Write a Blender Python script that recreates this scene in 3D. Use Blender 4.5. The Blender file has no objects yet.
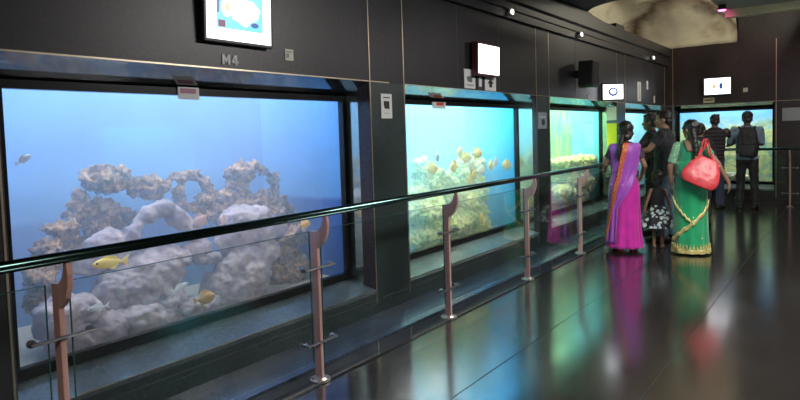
import bpy, bmesh, math, random
from mathutils import Vector, Matrix, noise as mnoise
random.seed(7)
SC = bpy.context.scene
COL = SC.collection
PI = math.pi

# ------------------------------------------------------------------ camera
F_PX, PPY, YAW, PITCH, ROLL = 617.44, 169.94, 0.63227, 0.05491, 0.03096
CAM = Vector((3.0767, 0.0, 1.5))
_F = Vector((-math.sin(YAW)*math.cos(PITCH), math.cos(YAW)*math.cos(PITCH), -math.sin(PITCH)))
_R0 = Vector((math.cos(YAW), math.sin(YAW), 0))
_U0 = _R0.cross(_F)
_c, _s = math.cos(ROLL), math.sin(ROLL)
_R = _c*_R0 - _s*_U0
_U = _s*_R0 + _c*_U0
cd = bpy.data.cameras.new('camera')
cam = bpy.data.objects.new('camera', cd); COL.objects.link(cam)
cd.sensor_fit = 'HORIZONTAL'; cd.sensor_width = 36
cd.lens = F_PX/800*36
cd.shift_y = -(200-PPY)/800
cd.clip_start = 0.05
m = Matrix.Identity(4)
for i in range(3):
    m[i][0] = _R[i]; m[i][1] = _U[i]; m[i][2] = -_F[i]; m[i][3] = CAM[i]
cam.matrix_world = m
SC.camera = cam

def at(x, y, X):            # the point of the plane X = const seen at a measured place in the photograph
    d = _F + _R*((x-400)/F_PX) + _U*((PPY-y)/F_PX)
    return CAM + d*((X-CAM.x)/d.x)

# ------------------------------------------------------------------ materials
def mat(name, base=(.5, .5, .5), rough=.5, metal=0, ior=1.5, **kw):
    M = bpy.data.materials.new(name); M.use_nodes = True
    b = M.node_tree.nodes['Principled BSDF']
    b.inputs['Base Color'].default_value = (*base, 1)
    b.inputs['Roughness'].default_value = rough
    b.inputs['Metallic'].default_value = metal
    b.inputs['IOR'].default_value = ior
    for k, v in kw.items():
        b.inputs[k.replace('_', ' ')].default_value = v
    return M

def nd(M, t, **kw):
    n = M.node_tree.nodes.new(t)
    for k, v in kw.items():
        setattr(n, k, v)
    return n
def ln(M, a, b): M.node_tree.links.new(a, b)
def bsdf(M): return M.node_tree.nodes['Principled BSDF']
def ramp(M, stops, interp='LINEAR'):
    r = nd(M, 'ShaderNodeValToRGB'); e = r.color_ramp.elements; r.color_ramp.interpolation = interp
    while len(e) < len(stops): e.new(.5)
    for i, (p, c) in enumerate(stops):
        e[i].position = p; e[i].color = (*c, 1)
    return r
def coords(M, kind='Object', scale=(1, 1, 1), rot=(0, 0, 0)):
    t = nd(M, 'ShaderNodeTexCoord'); mp = nd(M, 'ShaderNodeMapping')
    mp.inputs['Scale'].default_value = scale; mp.inputs['Rotation'].default_value = rot
    ln(M, t.outputs[kind], mp.inputs['Vector']); return mp.outputs['Vector']
def noisy(name, stops, scale=8, detail=6, rough=.5, stretch=(1, 1, 1), bump=0, metal=0, ior=1.5, nrough=.6, dist=0, **kw):
    M = mat(name, rough=rough, metal=metal, ior=ior, **kw)
    v = coords(M, scale=stretch)
    n = nd(M, 'ShaderNodeTexNoise'); n.inputs['Scale'].default_value = scale; n.inputs['Detail'].default_value = detail
    n.inputs['Roughness'].default_value = nrough; n.inputs['Distortion'].default_value = dist
    ln(M, v, n.inputs['Vector'])
    r = ramp(M, stops); ln(M, n.outputs['Fac'], r.inputs['Fac']); ln(M, r.outputs['Color'], bsdf(M).inputs['Base Color'])
    if bump:
        b = nd(M, 'ShaderNodeBump'); b.inputs['Strength'].default_value = bump; b.inputs['Distance'].default_value = .02
        ln(M, n.outputs['Fac'], b.inputs['Height']); ln(M, b.outputs['Normal'], bsdf(M).inputs['Normal'])
    return M
def emit(name, col, strength):
    M = mat(name, (0.02, 0.02, 0.02), .3)
    bsdf(M).inputs['Emission Color'].default_value = (*col, 1)
    bsdf(M).inputs['Emission Strength'].default_value = strength
    return M

def granite(name, a, b, spk, rough, ior=1.6):
    M = mat(name, rough=rough, ior=ior)
    v = coords(M)
    n = nd(M, 'ShaderNodeTexNoise'); n.inputs['Scale'].default_value = 38; n.inputs['Detail'].default_value = 8; n.inputs['Roughness'].default_value = .75
    ln(M, v, n.inputs['Vector'])
    r = ramp(M, [(.36, a), (.62, b), (.78, spk)]); ln(M, n.outputs['Fac'], r.inputs['Fac'])
    n2 = nd(M, 'ShaderNodeTexNoise'); n2.inputs['Scale'].default_value = 1.7; n2.inputs['Detail'].default_value = 4
    ln(M, v, n2.inputs['Vector'])
    r2 = ramp(M, [(.3, (.55, .55, .55)), (.7, (1.2, 1.2, 1.2))]); ln(M, n2.outputs['Fac'], r2.inputs['Fac'])
    mx = nd(M, 'ShaderNodeMix', data_type='RGBA', blend_type='MULTIPLY'); mx.inputs[0].default_value = 1
    ln(M, r.outputs['Color'], mx.inputs[6]); ln(M, r2.outputs['Color'], mx.inputs[7])
    ln(M, mx.outputs[2], bsdf(M).inputs['Base Color'])
    return M

M_wall = granite('black_granite', (.005, .005, .007), (.022, .020, .024), (.12, .105, .10), .40, 1.5)
M_wallb = granite('brown_granite', (.009, .006, .006), (.040, .027, .025), (.14, .105, .09), .40, 1.5)
M_low = granite('dark_green_granite', (.012, .020, .020), (.042, .062, .062), (.14, .18, .17), .28, 1.7)
M_plat = granite('blue_grey_granite', (.014, .021, .036), (.042, .060, .095), (.2, .23, .26), .24, 1.8)
M_sill = granite('pale_sill_tile', (.13, .17, .165), (.23, .29, .28), (.34, .40, .38), .18, 1.8)
M_jamb = mat('polished_jamb_stone', (.018, .026, .024), .07, ior=1.9)
M_sill1 = granite('darker_sill_tile', (.06, .075, .085), (.11, .135, .15), (.2, .23, .25), .16, 1.8)  # darker copy of the sill tile for the first tank
M_jambm = mat('polished_jamb_steel', (.50, .60, .56), .10, .9)
M_jambo = noisy('plum_granite', [(.3, (.03, .024, .03)), (.7, (.085, .065, .075))], 60, rough=.25)
M_brass = mat('brass_strip', (.60, .50, .36), .32, .9)
M_frame = mat('black_frame', (.008, .009, .010), .22)
M_steelstrip = mat('pale_steel_strip', (.45, .46, .55), .25, .8)
M_rail = mat('dark_polished_steel', (.07, .13, .12), .18, 1)
M_post = noisy('copper_anodised_steel', [(.35, (.46, .255, .21)), (.65, (.64, .40, .35))], 14, rough=.33, metal=.3, stretch=(1, 1, .12))
M_chrome = mat('chrome', (.65, .66, .68), .15, 1)
M_clamp = mat('satin_steel', (.22, .22, .23), .34, 1)
M_dark = mat('dark_plastic', (.012, .012, .013), .4)
M_white = mat('white_card', (.62, .63, .62), .5)
M_black = mat('black_print', (.015, .015, .016), .6)
M_red = mat('red_print', (.5, .05, .04), .5)

M_floor = mat('polished_black_floor', (.012, .012, .013), .2, ior=3.4)
def floor_mat():
    M = M_floor
    v = coords(M)
    n = nd(M, 'ShaderNodeTexNoise'); n.inputs['Scale'].default_value = 55; n.inputs['Detail'].default_value = 8; n.inputs['Roughness'].default_value = .8
    ln(M, v, n.inputs['Vector'])
    r = ramp(M, [(.38, (.005, .0045, .004)), (.58, (.018, .016, .014)), (.76, (.085, .075, .065))]); ln(M, n.outputs['Fac'], r.inputs['Fac'])
    ln(M, r.outputs['Color'], bsdf(M).inputs['Base Color'])
    n2 = nd(M, 'ShaderNodeTexNoise'); n2.inputs['Scale'].default_value = 2.2; n2.inputs['Detail'].default_value = 5
    ln(M, v, n2.inputs['Vector'])
    mr = nd(M, 'ShaderNodeMapRange'); mr.inputs[1].default_value = .3; mr.inputs[2].default_value = .7
    mr.inputs[3].default_value = .14; mr.inputs[4].default_value = .19
    ln(M, n2.outputs['Fac'], mr.inputs[0]); ln(M, mr.outputs[0], bsdf(M).inputs['Roughness'])
floor_mat()
M_strip = mat('polished_floor_strip', (.018, .02, .028), .06, ior=2.6)
M_seam = mat('floor_joint', (.004, .004, .004), .7)
M_ceil = noisy('dark_ceiling', [(.3, (.20, .185, .20)), (.7, (.38, .36, .38))], 3, rough=.8, detail=10)
M_plaster = mat('stained_plaster', rough=.85)
def plaster():
    M = M_plaster; v = coords(M)
    n = nd(M, 'ShaderNodeTexNoise'); n.inputs['Scale'].default_value = 1.6; n.inputs['Detail'].default_value = 9; n.inputs['Roughness'].default_value = .65; n.inputs['Distortion'].default_value = .7
    ln(M, v, n.inputs['Vector'])
    r = ramp(M, [(.26, (.30, .23, .15)), (.36, (.52, .45, .32)), (.45, (.62, .57, .43)), (.75, (.72, .68, .54))]); ln(M, n.outputs['Fac'], r.inputs['Fac'])
    # one large damp stain that curves over the plaster like a bow
    sp = nd(M, 'ShaderNodeSeparateXYZ'); ln(M, v, sp.inputs[0])
    def mth(op, a, b=None, c=None):
        q = nd(M, 'ShaderNodeMath', operation=op)
        for i_, x in enumerate((a, b, c)):
            if x is None: continue
            if isinstance(x, (int, float)): q.inputs[i_].default_value = x
            else: ln(M, x, q.inputs[i_])
        return q.outputs[0]
    ex = mth('POWER', mth('ABSOLUTE', mth('MULTIPLY', mth('SUBTRACT', sp.outputs['X'], .30), 1/1.0)), 2)
    ez = mth('POWER', mth('ABSOLUTE', mth('MULTIPLY', mth('SUBTRACT', sp.outputs['Z'], 3.1), 1/.78)), 2)
    e = mth('ADD', mth('SQRT', mth('ADD', ex, ez)), mth('MULTIPLY', mth('SUBTRACT', n.outputs['Fac'], .5), .6))
    band = mth('SUBTRACT', 1, mth('MINIMUM', 1, mth('MULTIPLY', mth('ABSOLUTE', mth('SUBTRACT', e, 1.02)), 5.0)))
    mx = nd(M, 'ShaderNodeMix', data_type='RGBA'); ln(M, r.outputs['Color'], mx.inputs[6]); mx.inputs[7].default_value = (.13, .085, .05, 1); ln(M, band, mx.inputs[0])
    ln(M, mx.outputs[2], bsdf(M).inputs['Base Color'])
plaster()
M_plain_plaster = noisy('cream_plaster', [(.3, (.45, .40, .30)), (.7, (.62, .57, .43))], 4, rough=.8)

def glass_mat(name, tint, F0=.04):
    M = bpy.data.materials.new(name); M.use_nodes = True
    nt = M.node_tree; nt.nodes.clear()
    o = nd(M, 'ShaderNodeOutputMaterial'); t = nd(M, 'ShaderNodeBsdfTransparent'); g = nd(M, 'ShaderNodeBsdfGlossy')
    t.inputs['Color'].default_value = (*tint, 1); g.inputs['Roughness'].default_value = .015
    g.inputs['Color'].default_value = (1, 1, 1, 1)
    lw = nd(M, 'ShaderNodeLayerWeight'); lw.inputs['Blend'].default_value = .5
    pw = nd(M, 'ShaderNodeMath', operation='POWER'); pw.inputs[1].default_value = 5; ln(M, lw.outputs['Facing'], pw.inputs[0])
    fr = nd(M, 'ShaderNodeMath', operation='MULTIPLY_ADD'); fr.inputs[1].default_value = 1-F0; fr.inputs[2].default_value = F0; ln(M, pw.outputs[0], fr.inputs[0])
    mx = nd(M, 'ShaderNodeMixShader')
    ln(M, fr.outputs[0], mx.inputs[0]); ln(M, t.outputs[0], mx.inputs[1]); ln(M, g.outputs[0], mx.inputs[2]); ln(M, mx.outputs[0], o.inputs['Surface'])
    return M
M_glass = glass_mat('tank_glass', (.98, .99, .99))
M_pglass = glass_mat('railing_glass', (.93, .96, .955))
M_edge = mat('glass_edge', (.03, .09, .075), .2)

def water_mat(name, scol, dens, acol=None, adens=0):
    M = bpy.data.materials.new(name); M.use_nodes = True
    nt = M.node_tree; nt.nodes.clear()
    o = nd(M, 'ShaderNodeOutputMaterial'); s = nd(M, 'ShaderNodeVolumeScatter')
    s.inputs['Color'].default_value = (*scol, 1); s.inputs['Density'].default_value = dens; s.inputs['Anisotropy'].default_value = 0
    if adens:
        a = nd(M, 'ShaderNodeVolumeAbsorption'); a.inputs['Color'].default_value = (*acol, 1); a.inputs['Density'].default_value = adens
        ad = nd(M, 'ShaderNodeAddShader'); ln(M, s.outputs[0], ad.inputs[0]); ln(M, a.outputs[0], ad.inputs[1]); ln(M, ad.outputs[0], o.inputs['Volume'])
    else:
        ln(M, s.outputs[0], o.inputs['Volume'])
    return M

# ------------------------------------------------------------------ mesh helpers
def obj(name, bm, material=None, parent=None, smooth=False, bevel=0):
    if isinstance(bm, bpy.types.Mesh):
        me = bm; me.name = name
    else:
        bmesh.ops.recalc_face_normals(bm, faces=bm.faces)
        me = bpy.data.meshes.new(name); bm.to_mesh(me); bm.free()
    o = bpy.data.objects.new(name, me); COL.objects.link(o)
    for mt in (material if isinstance(material, (list, tuple)) else [material]):
        if mt: me.materials.append(mt)
    if smooth: me.polygons.foreach_set('use_smooth', [True]*len(me.polygons))
    if bevel:
        b = o.modifiers.new('bevel', 'BEVEL'); b.width = bevel; b.segments = 2; b.limit_method = 'ANGLE'
    if parent: o.parent = parent
    return o
def empty(name, loc=(0, 0, 0), rz=0):
    o = bpy.data.objects.new(name, None); COL.objects.link(o); o.empty_display_size = .1
    o.location = loc; o.rotation_euler = (0, 0, rz); return o
def tag(o, label=None, cat=None, group=None, kind=None):
    if label: o['label'] = label
    if cat: o['category'] = cat
    if group: o['group'] = group
    if kind: o['kind'] = kind
    return o
def struct(name, bm, material, parent=None, **kw):
    o = obj(name, bm, material, parent, **kw); o['kind'] = 'structure'; return o
def NB(): return bmesh.new()
def box(bm, x0, x1, y0, y1, z0, z1, mi=0):
    vs = [bm.verts.new((x, y, z)) for x in (x0, x1) for y in (y0, y1) for z in (z0, z1)]
    for f in ((0, 1, 3, 2), (4, 6, 7, 5), (0, 4, 5, 1), (2, 3, 7, 6), (0, 2, 6, 4), (1, 5, 7, 3)):
        fc = bm.faces.new([vs[i] for i in f]); fc.material_index = mi
    return bm
def prism(bm, pts, axis, a, b):
    """extrude a 2-D outline; axis 'x': pts are (y,z); 'y': (x,z); 'z': (x,y)"""
    def P(p, t): return (t, p[0], p[1]) if axis == 'x' else ((p[0], t, p[1]) if axis == 'y' else (p[0], p[1], t))
    A = [bm.verts.new(P(p, a)) for p in pts]; B = [bm.verts.new(P(p, b)) for p in pts]
    bm.faces.new(A).normal_update(); bm.faces.new(B[::-1]).normal_update()
    n = len(pts)
    for i in range(n): bm.faces.new((A[i], A[(i+1) % n], B[(i+1) % n], B[i]))
    return bm
def frame_of(d):
    d = d.normalized(); u = Vector((0, 0, 1)) if abs(d.z) < .9 else Vector((1, 0, 0))
    a = d.cross(u).normalized(); return a, d.cross(a).normalized()
def tube(bm, pts, radii, n=14, flat=1.0):
    pts = [Vector(p) for p in pts]
    if not isinstance(radii, (list, tuple)): radii = [radii]*len(pts)
    rings = []
    a, b = frame_of(pts[1]-pts[0])
    for i, p in enumerate(pts):
        d = (pts[min(i+1, len(pts)-1)]-pts[max(i-1, 0)]).normalized()
        a = (a - d*a.dot(d)).normalized(); b = d.cross(a)
        rings.append([bm.verts.new(p + (a*math.cos(t)+b*math.sin(t)*flat)*radii[i]) for t in (2*PI*k/n for k in range(n))])
    for r, s in zip(rings, rings[1:]):
        for k in range(n): bm.faces.new((r[k], r[(k+1) % n], s[(k+1) % n], s[k]))
    bm.faces.new(rings[0][::-1]); bm.faces.new(rings[-1]); return bm
def ball(bm, c, r, rot=None, sub=2):
    if not isinstance(r, (tuple, list)): r = (r, r, r)
    M = Matrix.Translation(Vector(c))
    if rot is not None: M = M @ rot.to_4x4()
    bmesh.ops.create_icosphere(bm, subdivisions=sub, radius=1, matrix=M @ Matrix.Diagonal((*r, 1))); return bm
def seg(bm, p, q, r1, r2, n=16):
    p = Vector(p); q = Vector(q)
    tube(bm, [p, q], [r1, r2], n); ball(bm, p, r1); ball(bm, q, r2); return bm
def rings(bm, R, n=40, fn=None):
    """R: (z, cx, cy, rx, ry); fn(angle, t)->radius factor"""
    vs = []
    for i, (z, cx, cy, rx, ry) in enumerate(R):
        row = []
        for k in range(n):
            t = 2*PI*k/n; f = fn(t, i/(len(R)-1)) if fn else 1
            row.append(bm.verts.new((cx+rx*f*math.cos(t), cy+ry*f*math.sin(t), z)))
        vs.append(row)
    for r, s in zip(vs, vs[1:]):
        for k in range(n): bm.faces.new((r[k], r[(k+1) % n], s[(k+1) % n], s[k]))
    bm.faces.new(vs[0][::-1]); bm.faces.new(vs[-1]); return bm
def remesh(bm, voxel, smooth=3, fac=.5):
    bmesh.ops.recalc_face_normals(bm, faces=bm.faces)
    me = bpy.data.meshes.new('tmp'); bm.to_mesh(me); bm.free()
    o = bpy.data.objects.new('tmp', me); COL.objects.link(o)
    r = o.modifiers.new('r', 'REMESH'); r.mode = 'VOXEL'; r.voxel_size = voxel
    if smooth:
        s = o.modifiers.new('s', 'SMOOTH'); s.iterations = smooth; s.factor = fac
    dg = bpy.context.evaluated_depsgraph_get(); dg.update()
    out = bpy.data.meshes.new_from_object(o.evaluated_get(dg))
    bpy.data.objects.remove(o); bpy.data.meshes.remove(me)
    out.polygons.foreach_set('use_smooth', [True]*len(out.polygons))
    return out
def text_mesh(s, size, depth=.002):
    cu = bpy.data.curves.new('t', 'FONT'); cu.body = s; cu.size = size; cu.extrude = depth; cu.align_x = 'CENTER'; cu.align_y = 'CENTER'; cu.offset = size*.010
    o = bpy.data.objects.new('t', cu); COL.objects.link(o)
    dg = bpy.context.evaluated_depsgraph_get(); dg.update()
    me = bpy.data.meshes.new_from_object(o.evaluated_get(dg)); bpy.data.objects.remove(o); return me
def copy_tree(o, parent=None):
    c = o.copy(); COL.objects.link(c)
    if parent: c.parent = parent
    for ch in list(o.children): copy_tree(ch, c)
    return c

# ------------------------------------------------------------------ the setting
YB, ZC, XR, ZE = 13.6, 3.11, 6.6, 3.2
OPEN = [(1.17, 3.83), (4.29, 7.03), (7.42, 10.21), (10.65, 13.38)]
ZT, ZS, GX = 1.936, .272, -.255            # opening top, sill front edge, plane of the tank glass

bm = NB()
struct('floor', box(bm, -.1, XR, -4, YB+.1, -.1, 0), M_floor)
bm = NB(); box(bm, .27, .475, -4, 13.0, 0, .010)
struct('trim_1', bm, M_strip)
bm = NB()
for x in (1.25, 2.142): box(bm, x-.0025, x+.0025, -3.9, 13.55, 0, .0012)
struct('trim_2', bm, M_seam)
bm = NB(); prism(bm, [(0, 0), (0, .08), (.285, .022), (.285, 0)], 'y', -4, YB)
struct('trim_3', bm, M_plat)

# wall with the four tank openings
bm = NB()
box(bm, -.3, 0, -4, 1.17, 0, ZC); box(bm, -.3, 0, 13.38, YB+.3, 0, ZC)
for (a, b), (c, d) in zip(OPEN, OPEN[1:]): box(bm, -.3, 0, b, c, ZT, 3.21)
prism(bm, [(-4, ZC), (10.3, ZC), (8.6, 3.21), (-4, 3.21)], 'x', -.3, -.001)
for a, b in OPEN: box(bm, -.3, 0, a, b, ZT+.002, ZC)
struct('wall_left', bm, M_wall)
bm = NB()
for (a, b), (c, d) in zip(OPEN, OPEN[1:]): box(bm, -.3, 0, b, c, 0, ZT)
struct('wall_2', bm, granite('dark_green_pier', (.010, .018, .018), (.032, .052, .050), (.09, .12, .11), .34, 1.6))  # piers below the opening tops, greener than the wall above
bm = NB()
for a, b in OPEN: box(bm, -.3, -.001, a, b, 0, ZS-.004)
box(bm, 0, .004, -4, YB-.001, .08, .16)
struct('baseboard_left', bm, M_low)
k = 4
for i, (a, b) in enumerate(OPEN):
    bm = NB(); prism(bm, [(.004, ZS-.03), (.004, ZS), (GX-.03, ZS+.075), (GX-.03, ZS-.03)], 'y', a, b)
    struct('trim_%d' % k, bm, M_sill1 if i == 0 else M_sill); k += 1
    bm = NB(); prism(bm, [(0, ZT), (GX-.03, ZT-.105), (GX-.03, ZT+.001), (0, ZT+.001)], 'y', a, b)   # sloping soffit
    struct('trim_%d' % k, bm, M_jamb); k += 1
    jx = -.12 if i == 0 else -.055
    bm = NB(); box(bm, -.25, jx, b-.006, b+.0, ZS+.04, ZT-.04); box(bm, -.25, jx, a, a+.006, ZS+.04, ZT-.04)
    struct('trim_%d' % k, bm, M_jambm); k += 1
    bm = NB(); box(bm, jx, .003, b-.012, b, ZS, ZT); box(bm, jx, .003, a, a+.012, ZS, ZT)
    struct('trim_%d' % k, bm, M_jambo); k += 1
# brass joint strips
bm = NB()
for y in (1.17, 3.83, 4.29, 7.03, 7.42, 10.21, 10.65, 13.38): box(bm, .0, .004, y-.005, y+.005, .16, 2.76)
struct('trim_%d' % k, bm, M_brass); k += 1
bm = NB(); box(bm, 0, .005, -4, 4.08, ZT, ZT+.008); box(bm, 0, .005, 4.29, YB-.01, ZT, ZT+.006)
for a, b in OPEN: box(bm, .003, .008, a, b, ZS-.006, ZS)
struct('trim_%d' % k, bm, M_brass); k += 1
bm = NB()
for y in (5.19, 6.06, 8.35, 9.3, 11.55, 12.45): box(bm, 0, .002, y-.003, y+.003, ZT+.01, 2.76)
box(bm, 0, .002, -4, YB-.01, .19, .193)
struct('trim_%d' % k, bm, mat('grey_joint', (.10, .11, .12), .4)); k += 1
# cornice band along the wall top
bm = NB(); prism(bm, [(0, 2.75), (.05, 2.75), (.05, 2.83), (.03, 2.86), (.03, 2.93), (.075, 2.95), (.075, ZC), (0, ZC)], 'y', -4, YB)
struct('trim_%d' % k, bm, M_wall); k += 1
for i, y in enumerate((6.2, 8.33, 12.13)):
    t = empty('spotlight', (.05, y, 2.80))
    tag(t, ['small white spotlight on the dark cornice nearest the camera', 'small white spotlight on the dark cornice above the black loudspeaker', 'small white spotlight on the dark cornice near the room corner'][i], 'spotlight', 'spotlights along the cornice')
    bm = NB(); tube(bm, [(0, 0, .02), (.03, 0, .015)], .012); obj('bracket', bm, M_dark, t)
    bm = NB(); tube(bm, [(.03, 0, .04), (.035, 0, -.035)], [.02, .03], 16); obj('lamp_shade', bm, M_white, t, smooth=True)
    bm = NB(); ball(bm, (.055, 0, .0), (.018, .028, .034)); obj('bulb', bm, emit('spot_bulb', (1, .97, .92), 2.2), t, smooth=True)

# end wall with one tank opening
EX0, EX1 = .13, 1.90
bm = NB()
box(bm, 0, EX0, YB, YB+.3, 0, ZC); box(bm, EX1, XR, YB, YB+.3, 0, ZC); box(bm, EX0, EX1, YB, YB+.3, ZT, ZC); box(bm, EX0, EX1, YB, YB+.3, 0, ZS)
struct('wall_back', bm, M_wallb)
bm = NB(); prism(bm, [(YB-.004, ZS-.03), (YB-.004, ZS), (YB+.28, ZS+.075), (YB+.28, ZS-.03)], 'x', EX0, EX1)
struct('trim_%d' % k, bm, M_sill); k += 1
bm = NB(); prism(bm, [(YB, ZT), (YB+.28, ZT-.105), (YB+.28, ZT+.001), (YB, ZT+.001)], 'x', EX0, EX1)
box(bm, EX0, EX0+.006, YB, YB+.25, ZS+.04, ZT-.04); box(bm, EX1-.006, EX1, YB, YB+.25, ZS+.04, ZT-.04)
struct('trim_%d' % k, bm, M_jamb); k += 1
bm = NB()
for x in (EX0-.02, 1.927, 3.7): box(bm, x-.005, x+.005, YB-.004, YB, .1, ZC)
box(bm, .01, XR, YB-.004, YB, ZT, ZT+.006)
struct('trim_%d' % k, bm, M_brass); k += 1
bm = NB(); box(bm, .41, XR, YB-.012, YB, 0, .09)
struct('baseboard_back', bm, M_wallb)
# far side of the hall, behind the photographer's right shoulder
RW = (5.5, 7.4)
bm = NB(); box(bm, XR, XR+.2, -4, RW[0], 0, ZE); box(bm, XR, XR+.2, RW[1], YB+.3, 0, ZE); box(bm, XR, XR+.2, RW[0], RW[1], 0, .85); box(bm, XR, XR+.2, RW[0], RW[1], 1.8, ZE)
struct('wall_right', bm, M_wall)
bm = NB(); box(bm, -.3, XR+.2, -4.2, -4, 0, ZE); struct('wall_rear', bm, M_wall)

# ceiling: flat dark slab with a rounded opening below the plaster vault
cx, cy, cr, ZE = .70, 9.44, 1.03, 3.2
bm = NB(); NSEG = 24
xs_ = [cx-.83*math.cos(PI*i/NSEG) for i in range(NSEG+1)]; ys_ = [cy-cr*math.sin(PI*i/NSEG) for i in range(NSEG+1)]
ys_[0] = 9.44; ys_[-1] = 10.28
for (xa, ya), (xb, yb) in zip(zip(xs_, ys_), zip(xs_[1:], ys_[1:])):
    prism(bm, [(xa, -4.2), (xb, -4.2), (xb, yb), (xa, ya)], 'z', ZE, ZE+.07)
box(bm, -.3, xs_[0], -4.2, 9.44, ZE, ZE+.07); box(bm, xs_[-1], XR+.2, -4.2, 10.28, ZE, ZE+.07)
bmesh.ops.remove_doubles(bm, verts=bm.verts, dist=1e-5)
struct('ceiling', bm, M_ceil)
bm = NB(); box(bm, 1.56, XR, 10.28, 10.42, 3.09, 3.3)
struct('trim_%d' % k, bm, M_plain_plaster); k += 1
bm = NB(); box(bm, 1.30, XR, YB-.0, YB+.1, ZC, 4.4)
struct('wall_1', bm, M_wallb)
# vault: a quarter barrel that turns into a rounded end on the left
bm = NB()
prof = []
for i in range(25):
    t = i/24*PI/2
    prof.append((YB+.05 - 3.9*(1-math.cos(t)), ZC + 1.15*math.sin(t)))
NX = 30; grid = []
for j in range(NX+1):
    u = j/NX; row = []
    for (y, z) in prof:
        x = -1.05 + 2.33*u
        drop = .9*max(0, (.18-u)/.18)**2           # rounded end sinks to the cornice
        zz = max(ZC, z - drop*(z-ZC))
        d = mnoise.fractal(Vector((x*2, y*1.6, z*2)), 1, 2, 4)*.03
        row.append(bm.verts.new((x, y+d, zz + d)))
    grid.append(row)
for a, b in zip(grid, grid[1:]):
    for i in range(len(prof)-1): bm.faces.new((a[i], a[i+1], b[i+1], b[i]))
o = struct('ceiling_1', bm, M_plaster, smooth=True)
sd = o.modifiers.new('thick', 'SOLIDIFY'); sd.thickness = .05; sd.offset = 1
bm = NB(); box(bm, -1.2, XR+.2, 7.6, YB+.3, 4.45, 4.5); box(bm, -1.2, -1.15, 7.6, YB+.3, ZC, 4.45); box(bm, XR+.1, XR+.2, 7.6, YB+.3, ZC, 4.45); box(bm, -1.2, XR+.2, 7.5, 7.6, ZE+.07, 4.5)
struct('ceiling_2', bm, M_ceil)

# ------------------------------------------------------------------ aquarium tanks
M_back1 = mat('blue_painted_panel', rough=.7)
def two_tone(M, zsplit, top, bot, blend=.02):
    t = nd(M, 'ShaderNodeTexCoord'); s = nd(M, 'ShaderNodeSeparateXYZ'); ln(M, t.outputs['Object'], s.inputs[0])
    n = nd(M, 'ShaderNodeTexNoise'); n.inputs['Scale'].default_value = 2.5; n.inputs['Detail'].default_value = 5; ln(M, t.outputs['Object'], n.inputs['Vector'])
    r = ramp(M, [(.35, tuple(c*.85 for c in top)), (.65, top)]); ln(M, n.outputs['Fac'], r.inputs['Fac'])
    mr = nd(M, 'ShaderNodeMapRange'); mr.inputs[1].default_value = zsplit-blend; mr.inputs[2].default_value = zsplit+blend; ln(M, s.outputs['Z'], mr.inputs[0])
    mx = nd(M, 'ShaderNodeMix', data_type='RGBA'); mx.inputs[6].default_value = (*bot, 1); ln(M, r.outputs['Color'], mx.inputs[7]); ln(M, mr.outputs[0], mx.inputs[0])
    ln(M, mx.outputs[2], bsdf(M).inputs['Base Color'])
two_tone(M_back1, .98, (.12, .34, .70), (.03, .11, .40))
M_back2 = noisy('cyan_painted_panel', [(.3, (.20, .62, .90)), (.7, (.30, .72, .95))], 1.5, rough=.7)
M_side2 = noisy('deep_cyan_panel', [(.3, (.03, .42, .85)), (.7, (.06, .50, .90))], 1.5, rough=.7)
# the third tank's back is a wall overgrown with algae in vertical streaks
M_back3 = noisy('algae_streaked_panel', [(.36, (.25, .66, .85)), (.44, (.16, .58, .30)), (.50, (.60, .70, .08)), (.56, (.16, .55, .18)), (.63, (.28, .66, .62)), (.72, (.28, .70, .90))], 3.6, rough=.8, stretch=(1, 1, .16), detail=5)
M_side3 = noisy('cyan_side_panel', [(.3, (.10, .50, .72)), (.7, (.18, .62, .85))], 2, rough=.8)
M_back4 = noisy('sky_and_sand_painted_panel', [(.40, (.22, .55, .80)), (.52, (.70, .72, .55)), (.66, (.80, .80, .62))], 1.8, rough=.8, dist=.8)
M_back5 = mat('reef_painted_panel', rough=.8)
def reef_paint(M):
    t = nd(M, 'ShaderNodeTexCoord'); s = nd(M, 'ShaderNodeSeparateXYZ'); ln(M, t.outputs['Object'], s.inputs[0])
    n = nd(M, 'ShaderNodeTexNoise'); n.inputs['Scale'].default_value = 2.6; n.inputs['Detail'].default_value = 7; n.inputs['Distortion'].default_value = 1.2; ln(M, t.outputs['Object'], n.inputs['Vector'])
    r = ramp(M, [(.36, (.12, .30, .30)), (.47, (.36, .50, .20)), (.54, (.66, .66, .22)), (.66, (.34, .58, .45))]); ln(M, n.outputs['Fac'], r.inputs['Fac'])
    ma = nd(M, 'ShaderNodeMath', operation='MULTIPLY_ADD'); ma.inputs[1].default_value = .9; ln(M, n.outputs['Fac'], ma.inputs[0]); ln(M, s.outputs['Z'], ma.inputs[2])
    mr = nd(M, 'ShaderNodeMapRange'); mr.inputs[1].default_value = 1.92; mr.inputs[2].default_value = 2.12; ln(M, ma.outputs[0], mr.inputs[0])
    mx = nd(M, 'ShaderNodeMix', data_type='RGBA'); ln(M, r.outputs['Color'], mx.inputs[6]); mx.inputs[7].default_value = (.12, .40, .80, 1); ln(M, mr.outputs[0], mx.inputs[0])
    ln(M, mx.outputs[2], bsdf(M).inputs['Base Color'])
reef_paint(M_back5)
M_sand = noisy('tank_gravel', [(.3, (.30, .25, .20)), (.7, (.62, .55, .45))], 60, rough=.9, bump=.4)
M_hood = mat('tank_hood', (.25, .3, .33), .6)

def area(name, loc, rot, sx, sy, power, col, spread=PI):
    L = bpy.data.lights.new(name, 'AREA'); L.shape = 'RECTANGLE'; L.size = sx; L.size_y = sy; L.energy = power; L.color = col; L.spread = spread
    o = bpy.data.objects.new(name, L); COL.objects.link(o); o.location = loc; o.rotation_euler = rot; return o

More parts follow.
